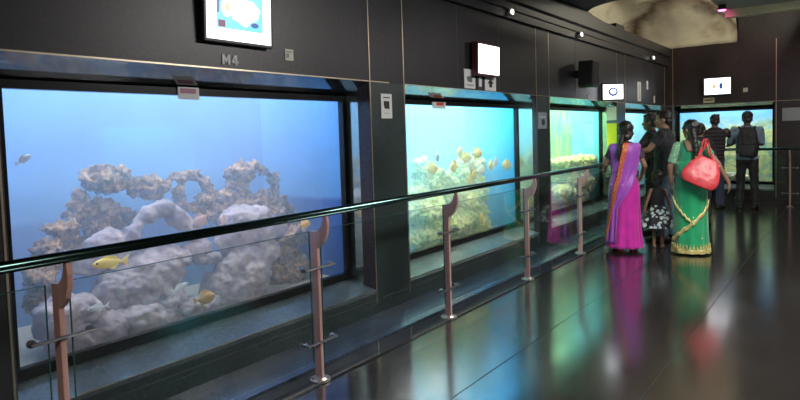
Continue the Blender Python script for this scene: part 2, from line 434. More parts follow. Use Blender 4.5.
def tank(label, a, b, depth, backM, sideM, waterM, power, lcol, to_world, lf=.055, rf=.055, zt=2.75):
    """built in local axes: u along the wall, w into the tank, z up; to_world maps (w,u,z)"""
    root = empty('aquarium_tank', to_world(GX, (a+b)/2, 0)); tag(root, label, 'aquarium', 'aquarium tanks in the walls')
    inv = Matrix.Translation(-root.location)
    def B(*boxes):
        bm = NB()
        for w0, w1, u0, u1, z0, z1 in boxes:
            p = Vector(to_world(w0, u0, z0)); q = Vector(to_world(w1, u1, z1))
            box(bm, min(p.x, q.x), max(p.x, q.x), min(p.y, q.y), max(p.y, q.y), z0, z1)
        bm.transform(inv); return bm
    e = .1; w1 = -.305; w2 = GX-.05-depth
    zb = .30
    # panels carry the tank's height in world metres, so lift the pattern with the object's own z = world z
    obj('back_panel', B((w2-.04, w2, a-e, b+e, zb-.05, zt)), backM, root)
    obj('side_panel', B((w2, w1, a-e-.04, a-e, zb-.05, zt)), sideM, root)
    obj('side_panel', B((w2, w1, b+e, b+e+.04, zb-.05, zt)), sideM, root)
    obj('gravel_bed', B((w2, w1, a-e, b+e, zb-.05, zb)), M_sand, root)
    obj('hood', B((w2-.04, w1, a-e-.04, b+e+.04, zt, zt+.04)), M_hood, root)
    fr = obj('frame', B((GX-.04, GX+.012, a+.006, a+lf, ZS+.07, ZT-.10), (GX-.04, GX+.012, b-rf, b-.006, ZS+.07, ZT-.10),
                        (GX-.04, GX+.012, a+lf, b-rf, ZT-.145, ZT-.10), (GX-.04, GX+.012, a+lf, b-rf, ZS+.07, ZS+.125)), M_frame, root)
    if lf > .1: obj('steel_strip', B((GX+.012, GX+.018, a+lf-.055, a+lf-.040, ZS+.12, ZT-.14)), M_steelstrip, fr)
    obj('glass_pane', B((GX-.02, GX-.018, a+lf-.005, b-rf+.005, ZS+.12, ZT-.14)), M_glass, root)
    obj('water', B((w2+.001, -.275, a+.004, b-.004, zb+.001, 2.2)), waterM, root)
    c = to_world((w1+w2)/2, (a+b)/2, zt-.015)
    sx, sy = (abs(w2-w1)-.15, b-a)
    if abs(to_world(1, 0, 0)[0]-to_world(0, 0, 0)[0]) < .5: sx, sy = sy, sx
    area('tank_lamp', c, (0, 0, 0), sx, sy, power, lcol)
    return root
LEFT = lambda w, u, z: (w, u, z)
BACKW = lambda w, u, z: (u, YB-w, z)
W1 = water_mat('blue_water', (.58, .74, .93), .52)
W2 = water_mat('bright_hazy_water', (.50, .84, .95), .90)
W3 = water_mat('clear_water', (.55, .90, .88), .28)
tank('large aquarium with pale rock reef in hazy blue water, nearest tank under the sign M4', *OPEN[0], 1.10, M_back1, M_back1, W1, 160, (.74, .88, 1), LEFT, .125, zt=3.6)
tank('aquarium of bright hazy cyan water with yellow fish under the white lit screen', *OPEN[1], .75, M_back2, M_side2, W2, 220, (.55, .95, .98), LEFT, rf=.028, zt=3.4)
tank('aquarium with green algae streaks on its back wall below the black loudspeaker', *OPEN[2], .5, M_back3, M_side3, W3, 150, (.70, 1, .84), LEFT, rf=.028)
tank('aquarium with blue and cream back panel behind the men in black', *OPEN[3], .5, M_back4, M_side3, W3, 110, (1, 1, .95), LEFT)
tank('aquarium with yellow green reef panel in the end wall before the backpack man', EX0, EX1, .5, M_back5, M_back5, W3, 90, (1, 1, .92), BACKW)
# tank across the hall (its glow is what the near glass mirrors)
root = empty('aquarium_tank', (XR, sum(RW)/2, 0)); tag(root, 'small teal aquarium in the opposite wall across the hall', 'aquarium')
bm = NB(); box(bm, .6, .64, -1.1, 1.1, .7, 2.0); obj('back_panel', bm, mat('teal_panel', (.08, .55, .62), .7), root)
bm = NB(); box(bm, .2, .6, -1.14, -1.1, .7, 2.0); box(bm, .2, .6, 1.1, 1.14, .7, 2.0); box(bm, .2, .64, -1.1, 1.1, .66, .7); box(bm, .2, .64, -1.1, 1.1, 2.0, 2.04); obj('tank_case', bm, mat('teal_case', (.08, .4, .5), .7), root)
bm = NB(); box(bm, .05, .056, -.95, .95, .85, 1.8); obj('glass_pane', bm, M_glass, root)
area('tank_lamp', (XR+.4, sum(RW)/2, 1.99), (0, 0, 0), .3, 1.9, 20, (.8, 1, 1))

# ------------------------------------------------------------------ reef rocks
M_rock = noisy('encrusted_rock', [(.34, (.05, .032, .028)), (.46, (.22, .125, .085)), (.55, (.52, .31, .18)), (.68, (.80, .56, .36))], 16, detail=10, rough=.95, bump=.8, nrough=.75)
M_rockp = noisy('lavender_rock', [(.3, (.24, .20, .25)), (.5, (.40, .33, .38)), (.7, (.58, .48, .50))], 8, detail=9, rough=.95, bump=.5)
M_rocky = noisy('yellow_coral', [(.3, (.42, .56, .22)), (.5, (.70, .78, .30)), (.7, (.95, .90, .45))], 8, detail=8, rough=.95, bump=.6)
M_rockg = noisy('mottled_grey_rock', [(.3, (.20, .28, .34)), (.46, (.45, .55, .56)), (.55, (.85, .80, .45)), (.7, (.95, .90, .72))], 7, detail=9, rough=.95, bump=.6)
def rough_up(me, amp, freq, seed, oct=5):
    vs = me.vertices
    nv = [v.normal.copy() for v in vs]
    for v, n in zip(vs, nv):
        p = v.co*freq + Vector((seed*3.1, seed*1.7, seed))
        d = mnoise.fractal(p, .9, 2.1, oct) + .6*abs(mnoise.noise(p*2.3)) - .25
        v.co += n*d*amp
    return me
def rock(label, blobs, material, seed, amp=.05, freq=5, voxel=.012, group='rocks of the nearest tank', name='reef_rock', cat='rock', foot=0):
    if foot: blobs = blobs + [(Vector((blobs[0][0][0], blobs[0][0][1], .28+foot*.75)), (foot, foot*1.2, foot))]
    bm = NB(); c = Vector(blobs[0][0][0] if isinstance(blobs[0][0], list) else blobs[0][0])
    for b in blobs:
        if not isinstance(b[0], list): ball(bm, Vector(b[0])-c, b[1], sub=3)
        else:
            pts = [Vector(p)-c for p in b[0]]
            tube(bm, pts, b[1]); ball(bm, pts[0], b[1][0]); ball(bm, pts[-1], b[1][-1])
    me = rough_up(remesh(bm, voxel, 2), amp, freq, seed); me = rough_up(me, amp*.75 if material is not M_rockp else amp*.35, freq*5, seed+5, 4)
    o = obj(name, me, material, smooth=True); o.location = c
    return tag(o, label, cat, group)
def P1(x, y, X=-.95): return at(x, y, X)
def lump(x, y, wpx, hpx, X=-.95, dx=None):
    """centre and half sizes of a lump measured in the photograph, turned into metres"""
    c = at(x, y, X); e = at(x+wpx, y, X); h = at(x, y-hpx, X)
    ry, rz = abs(e.y-c.y), abs(h.z-c.z)
    return (c, (dx or max(.6*ry, .07), ry, rz))
def arch(pts, rpx, X=-.95):
    P = [at(x, y, X) for x, y in pts]
    r = abs(at(pts[0][0], pts[0][1]-rpx, X).z - P[0].z)
    Q = []
    for i in range(len(P)-1):
        for k_ in range(4):
            t = k_/4; p0 = P[max(i-1, 0)]; p1 = P[i]; p2 = P[i+1]; p3 = P[min(i+2, len(P)-1)]
            Q.append(.5*((2*p1)+(p2-p0)*t+(2*p0-5*p1+4*p2-p3)*t*t+(3*p1-p0-3*p2+p3)*t**3))
    Q.append(P[-1])
    return (Q, [r*(1+.15*math.sin(i*1.7)) for i in range(len(Q))])
rock('brown crusted reef rock topping the pile, left of the ring rock', [lump(108, 180, 25, 14), lump(122, 178, 14, 14), lump(92, 184, 10, 10)], M_rock, 1)
rock('brown knobbly reef rock between the top block and the ring rock', [lump(146, 187, 17, 11), lump(158, 190, 12, 9), lump(140, 180, 9, 8)], M_rock, 2)
rock('ring shaped brown reef rock with a small blue hole', [arch([(196, 174), (183, 178), (179, 192), (183, 206), (198, 207), (208, 196), (205, 182), (196, 176)], 6.5)], M_rock, 3, amp=.035)
rock('curved brown branch rock left of the ring rock', [arch([(166, 190), (172, 178), (184, 174), (194, 172)], 4)], M_rock, 4, amp=.025)
rock('tan reef rock low between ring rock and arch rock', [lump(212, 200, 12, 12), lump(224, 196, 8, 8), lump(206, 214, 9, 9)], M_rock, 5)
rock('tall brown rock with an arch on its right at the top right of the reef', [lump(240, 172, 15, 13), lump(236, 186, 10, 12), arch([(250, 165), (262, 170), (273, 178), (276, 190), (271, 202), (258, 206)], 5.2)], M_rock, 6, amp=.04)
rock('brown lumpy reef rock under the arch', [lump(246, 204, 22, 12), lump(262, 198, 10, 9), lump(230, 204, 12, 11)], M_rock, 7)
rock('brown reef rock at the right foot of the arch', [lump(275, 213, 16, 11), lump(286, 222, 12, 10)], M_rock, 8)
rock('rounded brown rock with tan crest on the left flank of the reef', [lump(80, 205, 12, 13), lump(87, 214, 14, 10), lump(73, 216, 10, 9)], M_rock, 9)
rock('brown rock below the top block of the reef', [lump(108, 208, 20, 10), lump(120, 216, 16, 12), lump(97, 222, 16, 12)], M_rock, 10)
rock('flat topped tan ledge rock at the left side of the reef', [lump(62, 228, 22, 7, -.85), lump(70, 238, 20, 9, -.85), lump(80, 246, 18, 12, -.85)], M_rock, 11)
rock('tan rock standing below the ledge rock', [lump(46, 247, 17, 9, -.80), lump(52, 256, 18, 10, -.80)], M_rock, 12)
rock('pale tan rock in the lower left corner of the tank, under the handrail', [lump(43, 276, 16, 14, -.75), lump(52, 292, 16, 14, -.75), lump(40, 300, 12, 18, -.75)], M_rock, 13)
rock('smooth lavender arch rock across the middle of the reef', [arch([(118, 262), (128, 240), (145, 216), (162, 208), (178, 216), (192, 232), (204, 250)], 10, -.72)], M_rockp, 14, amp=.03, freq=4)
rock('smooth lavender boulder left of the lavender arch', [lump(104, 246, 24, 18, -.75), lump(90, 262, 22, 16, -.75)], M_rockp, 15, amp=.03, freq=4)
rock('rounded lavender boulder below the arch rock, right of the pink fish', [lump(246, 218, 24, 13, -.72), lump(262, 230, 22, 16, -.72), lump(238, 236, 20, 18, -.72)], M_rockp, 16, amp=.03, freq=4)
rock('wide lavender boulder low in the reef behind the white fish', [lump(150, 276, 36, 26, -.68), lump(128, 290, 34, 28, -.68), lump(166, 262, 24, 16, -.68)], M_rockp, 17, foot=.20, amp=.04, freq=4)
rock('lavender boulder right of the square blue gap', [lump(244, 268, 26, 24, -.68), lump(230, 288, 26, 22, -.68), lump(262, 252, 18, 16, -.68)], M_rockp, 18, foot=.20, amp=.04, freq=4)
rock('lavender rock pillar near the right corner of the reef', [lump(288, 252, 12, 18, -.80), lump(296, 236, 10, 10, -.80), lump(284, 272, 14, 16, -.80)], M_rock, 19, foot=.15, amp=.04)
rock('broad pale boulder at the front left of the tank bottom', [lump(72, 318, 34, 26, -.58), lump(100, 330, 34, 22, -.58)], M_rockp, 20, foot=.13, amp=.04, freq=4)
rock('broad pale boulder at the front middle of the tank bottom', [lump(150, 318, 36, 20, -.58), lump(190, 308, 28, 12, -.58)], M_rockp, 21, amp=.04, freq=4)
rock('small lavender rock above the square blue gap', [lump(208, 258, 14, 7, -.72), lump(192, 250, 14, 10, -.72)], M_rockp, 22, amp=.03, freq=4)
G2 = 'coral heads of the tank with yellow fish'
rock('pale yellow coral head at the left of the cyan tank', [lump(424, 172, 9, 14, -.7), lump(432, 182, 14, 12, -.7), lump(418, 196, 12, 10, -.7)], M_rocky, 31, group=G2, amp=.06, name='coral_head', cat='coral')
rock('tall yellow coral column in the middle of the cyan tank', [lump(470, 164, 11, 9, -.7), lump(464, 178, 12, 14, -.7), lump(474, 188, 9, 16, -.7), lump(460, 200, 14, 16, -.7)], M_rocky, 32, group=G2, amp=.06, name='coral_head', cat='coral')
rock('low yellow coral bridge joining the two coral heads', [lump(446, 182, 10, 6, -.72), lump(448, 196, 14, 10, -.72)], M_rocky, 33, group=G2, amp=.05, name='coral_head', cat='coral')
rock('broad yellow green coral bank at the lower left of the cyan tank', [lump(424, 212, 16, 16, -.62), lump(436, 226, 18, 16, -.62), lump(424, 236, 16, 12, -.62)], M_rocky, 34, group=G2, amp=.06, name='coral_head', cat='coral')
rock('yellow green coral bank behind the copper post', [lump(456, 222, 16, 16, -.65), lump(470, 228, 14, 14, -.65), lump(478, 214, 8, 10, -.65)], M_rocky, 35, foot=.14, group=G2, amp=.06, name='coral_head', cat='coral')
G3 = 'rocks of the algae tank'
rock('mottled rock mound in the middle of the algae tank', [lump(572, 168, 10, 7, -.6), lump(570, 180, 12, 9, -.6), lump(582, 184, 7, 8, -.6)], M_rockg, 41, group=G3, amp=.05)
rock('mottled grey rock at the lower left of the algae tank', [lump(561, 192, 10, 9, -.58), lump(573, 196, 8, 7, -.58)], M_rockg, 42, group=G3, amp=.05)
rock('yellow crusted shelf rock topping the mound in the algae tank', [lump(564, 161, 10, 3, -.6), lump(576, 160, 10, 3, -.6), lump(570, 164, 9, 3, -.6)], M_rocky, 43, group=G3, amp=.07)
rock('pale rock at the bottom of the blue and cream tank', [((-.55, 11.9, .5), (.16, .5, .22)), ((-.55, 12.5, .45), (.16, .4, .18))], M_rockg, 44, group='rocks of the far tanks', amp=.05)
rock('dark rock low in the end wall tank between the two standing men', [((1.15, 14.0, .42), (.3, .15, .14)), ((.75, 14.05, .40), (.25, .15, .12))], M_rockg, 45, foot=.12, group='rocks of the far tanks', amp=.05)

# ------------------------------------------------------------------ fish
def fish(label, loc, L, colour, yaw=0, group='fish of the nearest tank', tall=.42, fin=None, tilt=0):
    """body along local y, nose at +y"""
    h = L*tall/2
    bm = NB(); R = []
    S = [(-.5, .10, .04), (-.42, .22, .10), (-.25, .62, .34), (-.02, .95, .55), (.15, 1, .6), (.32, .72, .5), (.43, .40, .34), (.5, .10, .10)]
    vs = []
    for (t, a, w) in S:
        vs.append([bm.verts.new((h*.62*w*math.cos(q), t*L, h*a*math.sin(q))) for q in (2*PI*i/14 for i in range(14))])
    for r, s in zip(vs, vs[1:]):
        for i in range(14): bm.faces.new((r[i], r[(i+1) % 14], s[(i+1) % 14], s[i]))
    bm.faces.new(vs[0][::-1]); bm.faces.new(vs[-1])
    o = obj('fish', bm, colour, smooth=True)
    tag(o, label, 'fish', group)
    bm = NB(); prism(bm, [(-.46*L, .04*L), (-.66*L, .17*L), (-.61*L, 0), (-.66*L, -.17*L), (-.46*L, -.04*L)], 'x', -.004, .004); obj('tail_fin', bm, fin or colour, o)
    bm = NB(); prism(bm, [(.22*L, h*.8), (.05*L, h*1.35), (-.25*L, h*1.15), (-.36*L, h*.4)], 'x', -.003, .003); obj('dorsal_fin', bm, fin or colour, o)
    bm = NB(); prism(bm, [(.0*L, -h*.9), (-.2*L, -h*1.3), (-.34*L, -h*.45)], 'x', -.003, .003); obj('anal_fin', bm, fin or colour, o)
    for s in (-1, 1):
        bm = NB(); ball(bm, (s*h*.27, .36*L, h*.16), L*.035); obj('eye', bm, M_black, o, smooth=True)
    o.location = loc; o.rotation_euler = (tilt, 0, yaw); return o
M_fy = noisy('yellow_fish_skin', [(.3, (.90, .62, .10)), (.7, (1, .86, .30))], 6, rough=.4)
M_fo = noisy('orange_fish_skin', [(.3, (.80, .42, .14)), (.7, (.95, .66, .36))], 6, rough=.4)
M_fw = noisy('silver_fish_skin', [(.3, (.55, .60, .72)), (.7, (.85, .88, .92))], 8, rough=.3)
M_fp = noisy('pink_fish_skin', [(.3, (.75, .45, .42)), (.7, (.9, .62, .55))], 6, rough=.4)
fish('slim yellow fish just under the handrail beside the nearest post', at(108, 263, -.42), .19, M_fy, PI, tall=.34, tilt=.05)
fish('plump orange yellow fish near the bottom frame of the blue tank', at(206, 298, -.36), .15, M_fo, 0, tall=.55)
fish('silver white fish swimming left of the plump orange fish', at(181, 287, -.40), .115, M_fw, 0, tall=.36, tilt=.3)
fish('orange fish beside the top of the second post', at(305, 224, -.42), .12, M_fo, 0, tall=.55)
fish('pale slim fish low beside the nearest post', at(97, 308, -.42), .11, M_fw, PI, tall=.34)
fish('small pale fish high at the left edge of the blue tank', at(24, 159, -.5), .08, M_fw, 0, tall=.45, tilt=.5)
fish('pink rounded fish just above the handrail at left of its pair', at(200, 221, -.5), .13, M_fp, PI*.7, tall=.6, tilt=-.7)
fish('pink rounded fish just above the handrail at right of its pair', at(223, 220, -.5), .12, M_fp, PI*.2, tall=.6, tilt=.5)
F2 = [(437.5, 156, 'white fish above the left coral head of the cyan tank'), (432, 169, 'yellow fish before the left coral head'), (460, 153, 'yellow fish at the upper left of the coral column'),
      (477, 153.5, 'yellow fish at the upper right of the coral column'), (466, 158, 'pale yellow fish between the two top fish of the coral column'), (471, 166, 'large pale fish before the middle of the coral column'),
      (474, 174, 'small yellow fish low on the coral column'), (470, 179.5, 'bright yellow fish just above the handrail at the coral column'), (481, 170, 'pale fish at the right edge of the coral column'),
      (454, 167, 'yellow fish left of the coral column'), (491, 165.5, 'yellow fish in open water, left of the open water group'), (496, 161.5, 'grey fish in open water, middle of the open water group'),
      (506.5, 165, 'bright yellow fish in open water nearest the right frame')]
for i, (x, y, lb) in enumerate(F2):
    L = {5: .22, 11: .13}.get(i, .145)
    fish(lb, at(x, y, -.38 - .03*(i % 3)), L, M_fw if i in (0, 11) else (M_fy if i not in (5, 8) else noisy('pale_fish_skin', [(.3, (.7, .68, .45)), (.7, (.85, .8, .6))], 6)), random.choice((0, PI))+random.uniform(-.5, .5), group='yellow fish of the cyan tank', tall=.78, tilt=random.uniform(-.3, .3))
fish('yellow fish low in the cyan tank beside the copper post', at(481, 219, -.40), .16, M_fy, .3, group='yellow fish of the cyan tank', tall=.66, tilt=.9)

# ------------------------------------------------------------------ railings
mat_flange = mat('brushed_flange_steel', (.42, .38, .34), .38, .9)
RX, RZ, PXX = .53, 1.056, .4265
def post_parts(root, x, y, ax):
    """flat copper post whose hooked top carries the rail; ax = direction of the hook"""
    def place(bm):
        if ax == 'x': bm.transform(Matrix.Translation((x, y, 0)))
        else: bm.transform(Matrix.Translation((x, y, 0)) @ Matrix.Rotation(-PI/2, 4, 'Z'))
        return bm
    w = .027
    pts = [(-w, .005), (w, .005), (w, .835)]
    # outer curve of the crescent, then its inner curve back down
    pts += [(w+.030, .850), (w+.062, .885), (w+.084, .935), (w+.090, .985), (w+.082, 1.034)]
    pts += [(w+.060, 1.034), (w+.050, .995), (w+.034, .965), (w+.014, .945), (w-.004, .938), (-w, .935)]
    bm = NB(); prism(bm, pts, 'y', -.012, .012)
    bmesh.ops.triangulate(bm, faces=[f for f in bm.faces if len(f.verts) > 4])
    post = obj('post', place(bm), M_post, root, bevel=.003)
    bm = NB(); tube(bm, [(0, 0, 0.004), (0, 0, .016)], .065, 28); tube(bm, [(0, 0, .016), (0, 0, .028)], [.05, .04], 28)
    for q in range(4): tube(bm, [(.048*math.cos(q*PI/2+.7), .048*math.sin(q*PI/2+.7), .014), (.048*math.cos(q*PI/2+.7), .048*math.sin(q*PI/2+.7), .026)], .007, 8)
    obj('base_flange', place(bm), mat_flange, post)
    for z in (.715, .255):
        bm = NB(); tube(bm, [(.038, -.130, z), (.038, .130, z)], .0075, 10)
        for s in (-1, 1):
            tube(bm, [(.040, s*.118, z), (-.010, s*.118, z)], .010, 14); tube(bm, [(.018, s*.118, z), (.006, s*.118, z)], .017, 16)
        obj('glass_clamp', place(bm), M_clamp, post)
    return post
def pane(root, a, b, ax, c):
    bm = NB()
    d = (c-.004, c+.004, a, b, .13, .937) if ax == 'x' else (a, b, c-.004, c+.004, .13, .937)
    box(bm, *d); p = obj('glass_panel', bm, M_pglass, root)
    bm = NB(); t = .0035
    if ax == 'x':
        box(bm, c-.0042, c+.0042, a, b, .936, .9385); box(bm, c-.0042, c+.0042, a-t, a, .13, .938); box(bm, c-.0042, c+.0042, b, b+t, .13, .938)
    else:
        box(bm, a, b, c-.0042, c+.0042, .936, .9385); box(bm, a-t, a, c-.0042, c+.0042, .13, .938); box(bm, b, b+t, c-.0042, c+.0042, .13, .938)
    obj('panel_edge', bm, M_edge, p)
rl = tag(empty('railing', (0, 0, 0)), 'long glass railing on copper posts running along the tank wall', 'railing')
ys = [2.7122+1.5197*i for i in range(-3, 7)]
bm = NB(); tube(bm, [(RX, -3.4, RZ), (RX, 12.93, RZ)], .0235, 24); obj('handrail', bm, M_rail, rl, smooth=True)
for y in ys: post_parts(rl, PXX, y, 'x')
for a, b in zip(ys, ys[1:]): pane(rl, a+.05, b-.05, 'x', PXX)
BRY = 12.95
rb = tag(empty('railing', (0, 0, 0)), 'glass railing across the front of the end wall tank', 'railing')
bm = NB(); tube(bm, [(RX, BRY, RZ), (5.9, BRY, RZ)], .025, 24); obj('handrail', bm, M_rail, rb, smooth=True)
xs = [.62, 2.19, 3.75, 5.3]
for x in xs: post_parts(rb, x, BRY+.10, 'y')
for a, b in zip(xs, xs[1:]): pane(rb, a+.05, b-.05, 'y', BRY+.10)

# ------------------------------------------------------------------ things on the walls
E_white = emit('screen_white', (.93, .95, 1), 3.2)
E_cyan = emit('screen_cyan', (.12, .55, .78), 1.5)
E_dark = emit('screen_maroon', (.25, .03, .10), .7)
E_org = emit('screen_orange', (.95, .45, .25), 1.3)
E_blue = emit('screen_blue', (.03, .10, .45), .8)
E_pale = emit('screen_pale_blue', (.45, .70, .95), 1.8)
def flat(pts, w, t=.002):
    """outline in the screen's own (u,v) plane as a thin plate standing w in front of it"""
    bm = NB(); prism(bm, pts, 'y', -w-t, -w); return bm
def disc(cu, cv, ru, rv, n=28, wob=0, seed=0):
    return [(cu+ru*(1+wob*mnoise.noise(Vector((math.cos(2*PI*i/n)*1.6+seed, math.sin(2*PI*i/n)*1.6, seed))))*math.cos(2*PI*i/n), cv+rv*(1+wob*mnoise.noise(Vector((math.cos(2*PI*i/n)*1.6, math.sin(2*PI*i/n)*1.6+seed, 3))))*math.sin(2*PI*i/n)) for i in range(n)]
def screen(label, loc, rz, w, h, kind, tilt=0, depth=.05):
    """local x to the right, -y towards the viewer"""
    r = empty('information_screen', loc, rz); r.rotation_euler = (tilt, 0, rz); tag(r, label, 'screen', 'lit screens above the tanks')
    bm = NB(); box(bm, -w/2-.02, w/2+.02, 0, depth, -h/2-.02, h/2+.02); obj('case', bm, M_dark if kind != 2 else mat('dark_red_case', (.09, .02, .025), .4), r, bevel=.006)
    bm = NB(); box(bm, -w/2, w/2, -.003, 0, -h/2, h/2); s = obj('display', bm, E_white, r)
    bm = NB(); tube(bm, [(0, depth, 0), (0, depth+.08, 0)], .025); obj('wall_bracket', bm, M_dark, r)
    if kind == 1:
        obj('picture', flat([(-.36*w, -.28*h), (.36*w, -.28*h), (.36*w, .45*h), (-.36*w, .45*h)], .004), E_cyan, s)
        obj('picture_blob', flat(disc(.04*w, .12*h, .24*w, .27*h, 40, .35, 2.0), .0065), E_white, s)
        obj('picture_disc', flat(disc(-.22*w, .12*h, .09*w, .19*h), .009), E_pale, s)
        obj('picture_spot', flat(disc(-.21*w, .12*h, .035*w, .07*h), .0115), E_org, s)
        obj('picture_square', flat([(-.34*w, -.26*h), (-.24*w, -.26*h), (-.24*w, -.13*h), (-.34*w, -.13*h)], .0065), E_dark, s)
        obj('picture_shadow', flat(disc(.22*w, -.15*h, .06*w, .05*h), .009), E_blue, s)
        obj('picture_stripe', flat([(-.36*w, .0*h), (-.33*w, .0*h), (-.31*w, .45*h), (-.36*w, .45*h)], .0065), E_blue, s)
    if kind == 3:
        obj('picture', flat(disc(0, 0, .24*w, .30*h), .004), E_blue, s); obj('picture_centre', flat(disc(0, .02*h, .14*w, .17*h), .0065), E_white, s)
    if kind == 4:
        obj('picture', flat([(-.18*w, -.25*h), (.2*w, -.25*h), (.2*w, .25*h), (-.18*w, .25*h)], .004), E_white, s)
        obj('picture_figure', flat(disc(.14*w, 0, .07*w, .2*h), .0065), E_blue, s); obj('picture_mark', flat(disc(-.12*w, 0, .08*w, .14*h), .0065), E_org, s)
    return r
H = PI/2
screen('large lit picture screen with blue and white image above the sign M4', (.05, 2.525, 2.262), H, .49, .31, 1, tilt=.04, depth=.025)
screen('blank white lit screen in a dark red case above the cyan tank', (.09, 5.67, 2.245), H, .44, .29, 2, tilt=.03, depth=.07)
screen('lit screen with round emblem beside the black loudspeaker', (.17, 9.46, 2.065), H-.85, .31, .22, 3)
screen('bright wall screen on the end wall above the men at the tank', (.95, 13.48, 2.28), 0, .46, .31, 4)

def label_plate(name, label, cat, loc, rz, w, h, material=M_white, marks=(), group=None, t=.006):
    r = empty(name, loc, rz); tag(r, label, cat, group)
    bm = NB(); box(bm, -w/2, w/2, 0, t, -h/2, h/2); b = obj('plate', bm, material, r)
    for nm, pts, mt in marks: obj(nm, flat(pts, .0, .002), mt, r)
    return r
def rect(a, b, c, d): return [(a, c), (b, c), (b, d), (a, d)]
WX = .006
# M4
t = NB()
for pts_ in ([(-.062, -.03), (-.048, -.03), (-.048, .03), (-.062, .03)], [(-.018, -.03), (-.004, -.03), (-.004, .03), (-.018, .03)],
             [(-.048, .03), (-.0525, .012), (-.033, -.022), (-.033, .002)], [(-.018, .03), (-.033, .002), (-.033, -.022), (-.0135, .012)],
             [(.036, -.03), (.049, -.03), (.049, .03), (.036, .03)], [(.010, -.018), (.058, -.018), (.058, -.006), (.010, -.006)], [(.010, -.006), (.024, -.006), (.040, .03), (.030, .03)]):
    prism(t, pts_, 'y', -.003, .003)
o = obj('tank_sign', t, mat('silver_letter', (.72, .72, .74), .5, .0)); o.location = (.004, 2.475, 1.997); o.rotation_euler = (0, 0, H)
tag(o, 'silver letters M4 on the black wall over the nearest tank', 'sign')
def cam_marks(w, h):
    return [('camera_pictogram', rect(-.26*w, .24*w, .02*h, .20*h), M_black), ('lens_pictogram', disc(-.02*w, -.02*h, .22*w, .09*h), M_black), ('mount_pictogram', rect(.14*w, .24*w, -.12*h, .16*h), M_black),
            ('text_line', rect(-.3*w, .3*w, .33*h, .37*h), M_black), ('text_line', rect(-.24*w, .2*w, -.30*h, -.275*h), mat('grey_print', (.3, .3, .3), .6))]
label_plate('notice', 'white camera surveillance notice on the pier right of the nearest tank', 'notice', (WX, 4.035, 1.747), H, .145, .20, marks=cam_marks(.145, .20))
label_plate('light_switch', 'small cream switch plate right of the M4 screen', 'switch', (WX, 2.968, 2.07), H, .075, .075, mat('cream_plastic', (.62, .60, .48), .4),
            marks=[('rocker', rect(-.028, -.004, -.02, .008), mat('switch_grey', (.25, .25, .22), .5)), ('rocker', rect(.004, .028, -.02, .008), M_white), ('maker_line', rect(-.026, .026, .016, .024), mat('switch_print', (.2, .2, .2), .5))])
def fish_marks(w, h): return [('pictogram', disc(0, .0, .28*w, .16*h, 16, .5, 4), mat('sign_grey', (.10, .12, .14), .6)), ('text_line', rect(-.3*w, .3*w, -.34*h, -.30*h), M_black)]
label_plate('notice', 'white notice with dark pictogram at the lower left of the white lit screen', 'notice', (WX, 5.415, 2.045), H, .22, .19, marks=fish_marks(.22, .19))
label_plate('notice', 'narrow dark notice between the two white ones under the lit screen', 'notice', (WX, 5.625, 2.03), H, .11, .16, mat('dark_notice', (.04, .05, .06), .5), marks=[('pictogram', rect(-.03, .03, -.05, .05), M_white)])
label_plate('notice', 'white notice with arrow pictogram right under the white lit screen', 'notice', (WX, 5.85, 2.02), H, .25, .15, marks=[('pictogram', [(-.07, 0), (0, .05), (.07, 0), (.03, 0), (.03, -.04), (-.03, -.04), (-.03, 0)], M_black)])
label_plate('notice', 'pale notice on the pier between cyan and algae tanks', 'notice', (WX, 7.19, 1.635), H, .27, .20, mat('pale_blue_card', (.22, .26, .30), .5), marks=[('text_line', rect(-.1, .1, .04, .05), M_white), ('pictogram', disc(.02, -.02, .05, .04), M_black)])
label_plate('notice', 'tall narrow white notice high on the wall over the men in black', 'notice', (WX, 11.50, 2.16), H, .22, .34, marks=[('text_line', rect(-.02, .02, -.14, .14), mat('pale_print', (.35, .35, .36), .6))])
label_plate('notice', 'small pale plate added for a light reflection right of the tall narrow notice', 'notice', (WX, 12.05, 2.30), H, .11, .16)  # plate added in place of a light's reflection on the wall
label_plate('notice', 'tiny cream plate added for a light reflection low right of the tall narrow notice', 'notice', (WX, 12.55, 2.05), H, .09, .13, mat('cream_reflection', (.62, .58, .45), .5))  # second reflection of a light, put in as a cream plate
label_plate('notice', 'small grey plate under the black loudspeaker', 'notice', (WX, 8.87, 1.985), H, .10, .06, mat('grey_card', (.35, .36, .4), .5))
label_plate('sticker', 'white sticker with red mark on the top frame of the nearest tank', 'sticker', (GX+.022, 2.335, 1.803), H, .15, .075, marks=[('colour_patch', rect(-.06, .05, .0, .03), mat('mauve_print', (.35, .15, .22), .5))])
label_plate('sticker', 'white and red sticker on the top frame of the cyan tank', 'sticker', (GX+.022, 5.21, 1.79), H, .24, .065, marks=[('colour_patch', rect(-.05, .08, .0, .03), M_red)])
label_plate('notice', 'white blank notice board on the end wall above the railing', 'notice', (2.30, YB-.006, 1.68), 0, .55, .24, mat('grey_white_board', (.42, .43, .44), .5))
label_plate('light_switch', 'small cream switch plate right of the end wall screen', 'switch', (1.42, YB-.006, 2.18), 0, .08, .08, mat('cream_switch', (.6, .58, .42), .5), marks=[('rocker', rect(-.02, .02, -.02, .02), M_white)])
label_plate('notice', 'cream paper notice under the end wall screen', 'notice', (.78, YB-.006, 2.02), 0, .20, .10, mat('yellowish_card', (.5, .45, .28), .6), marks=[('text_line', rect(-.07, .07, -.01, .01), M_black)])
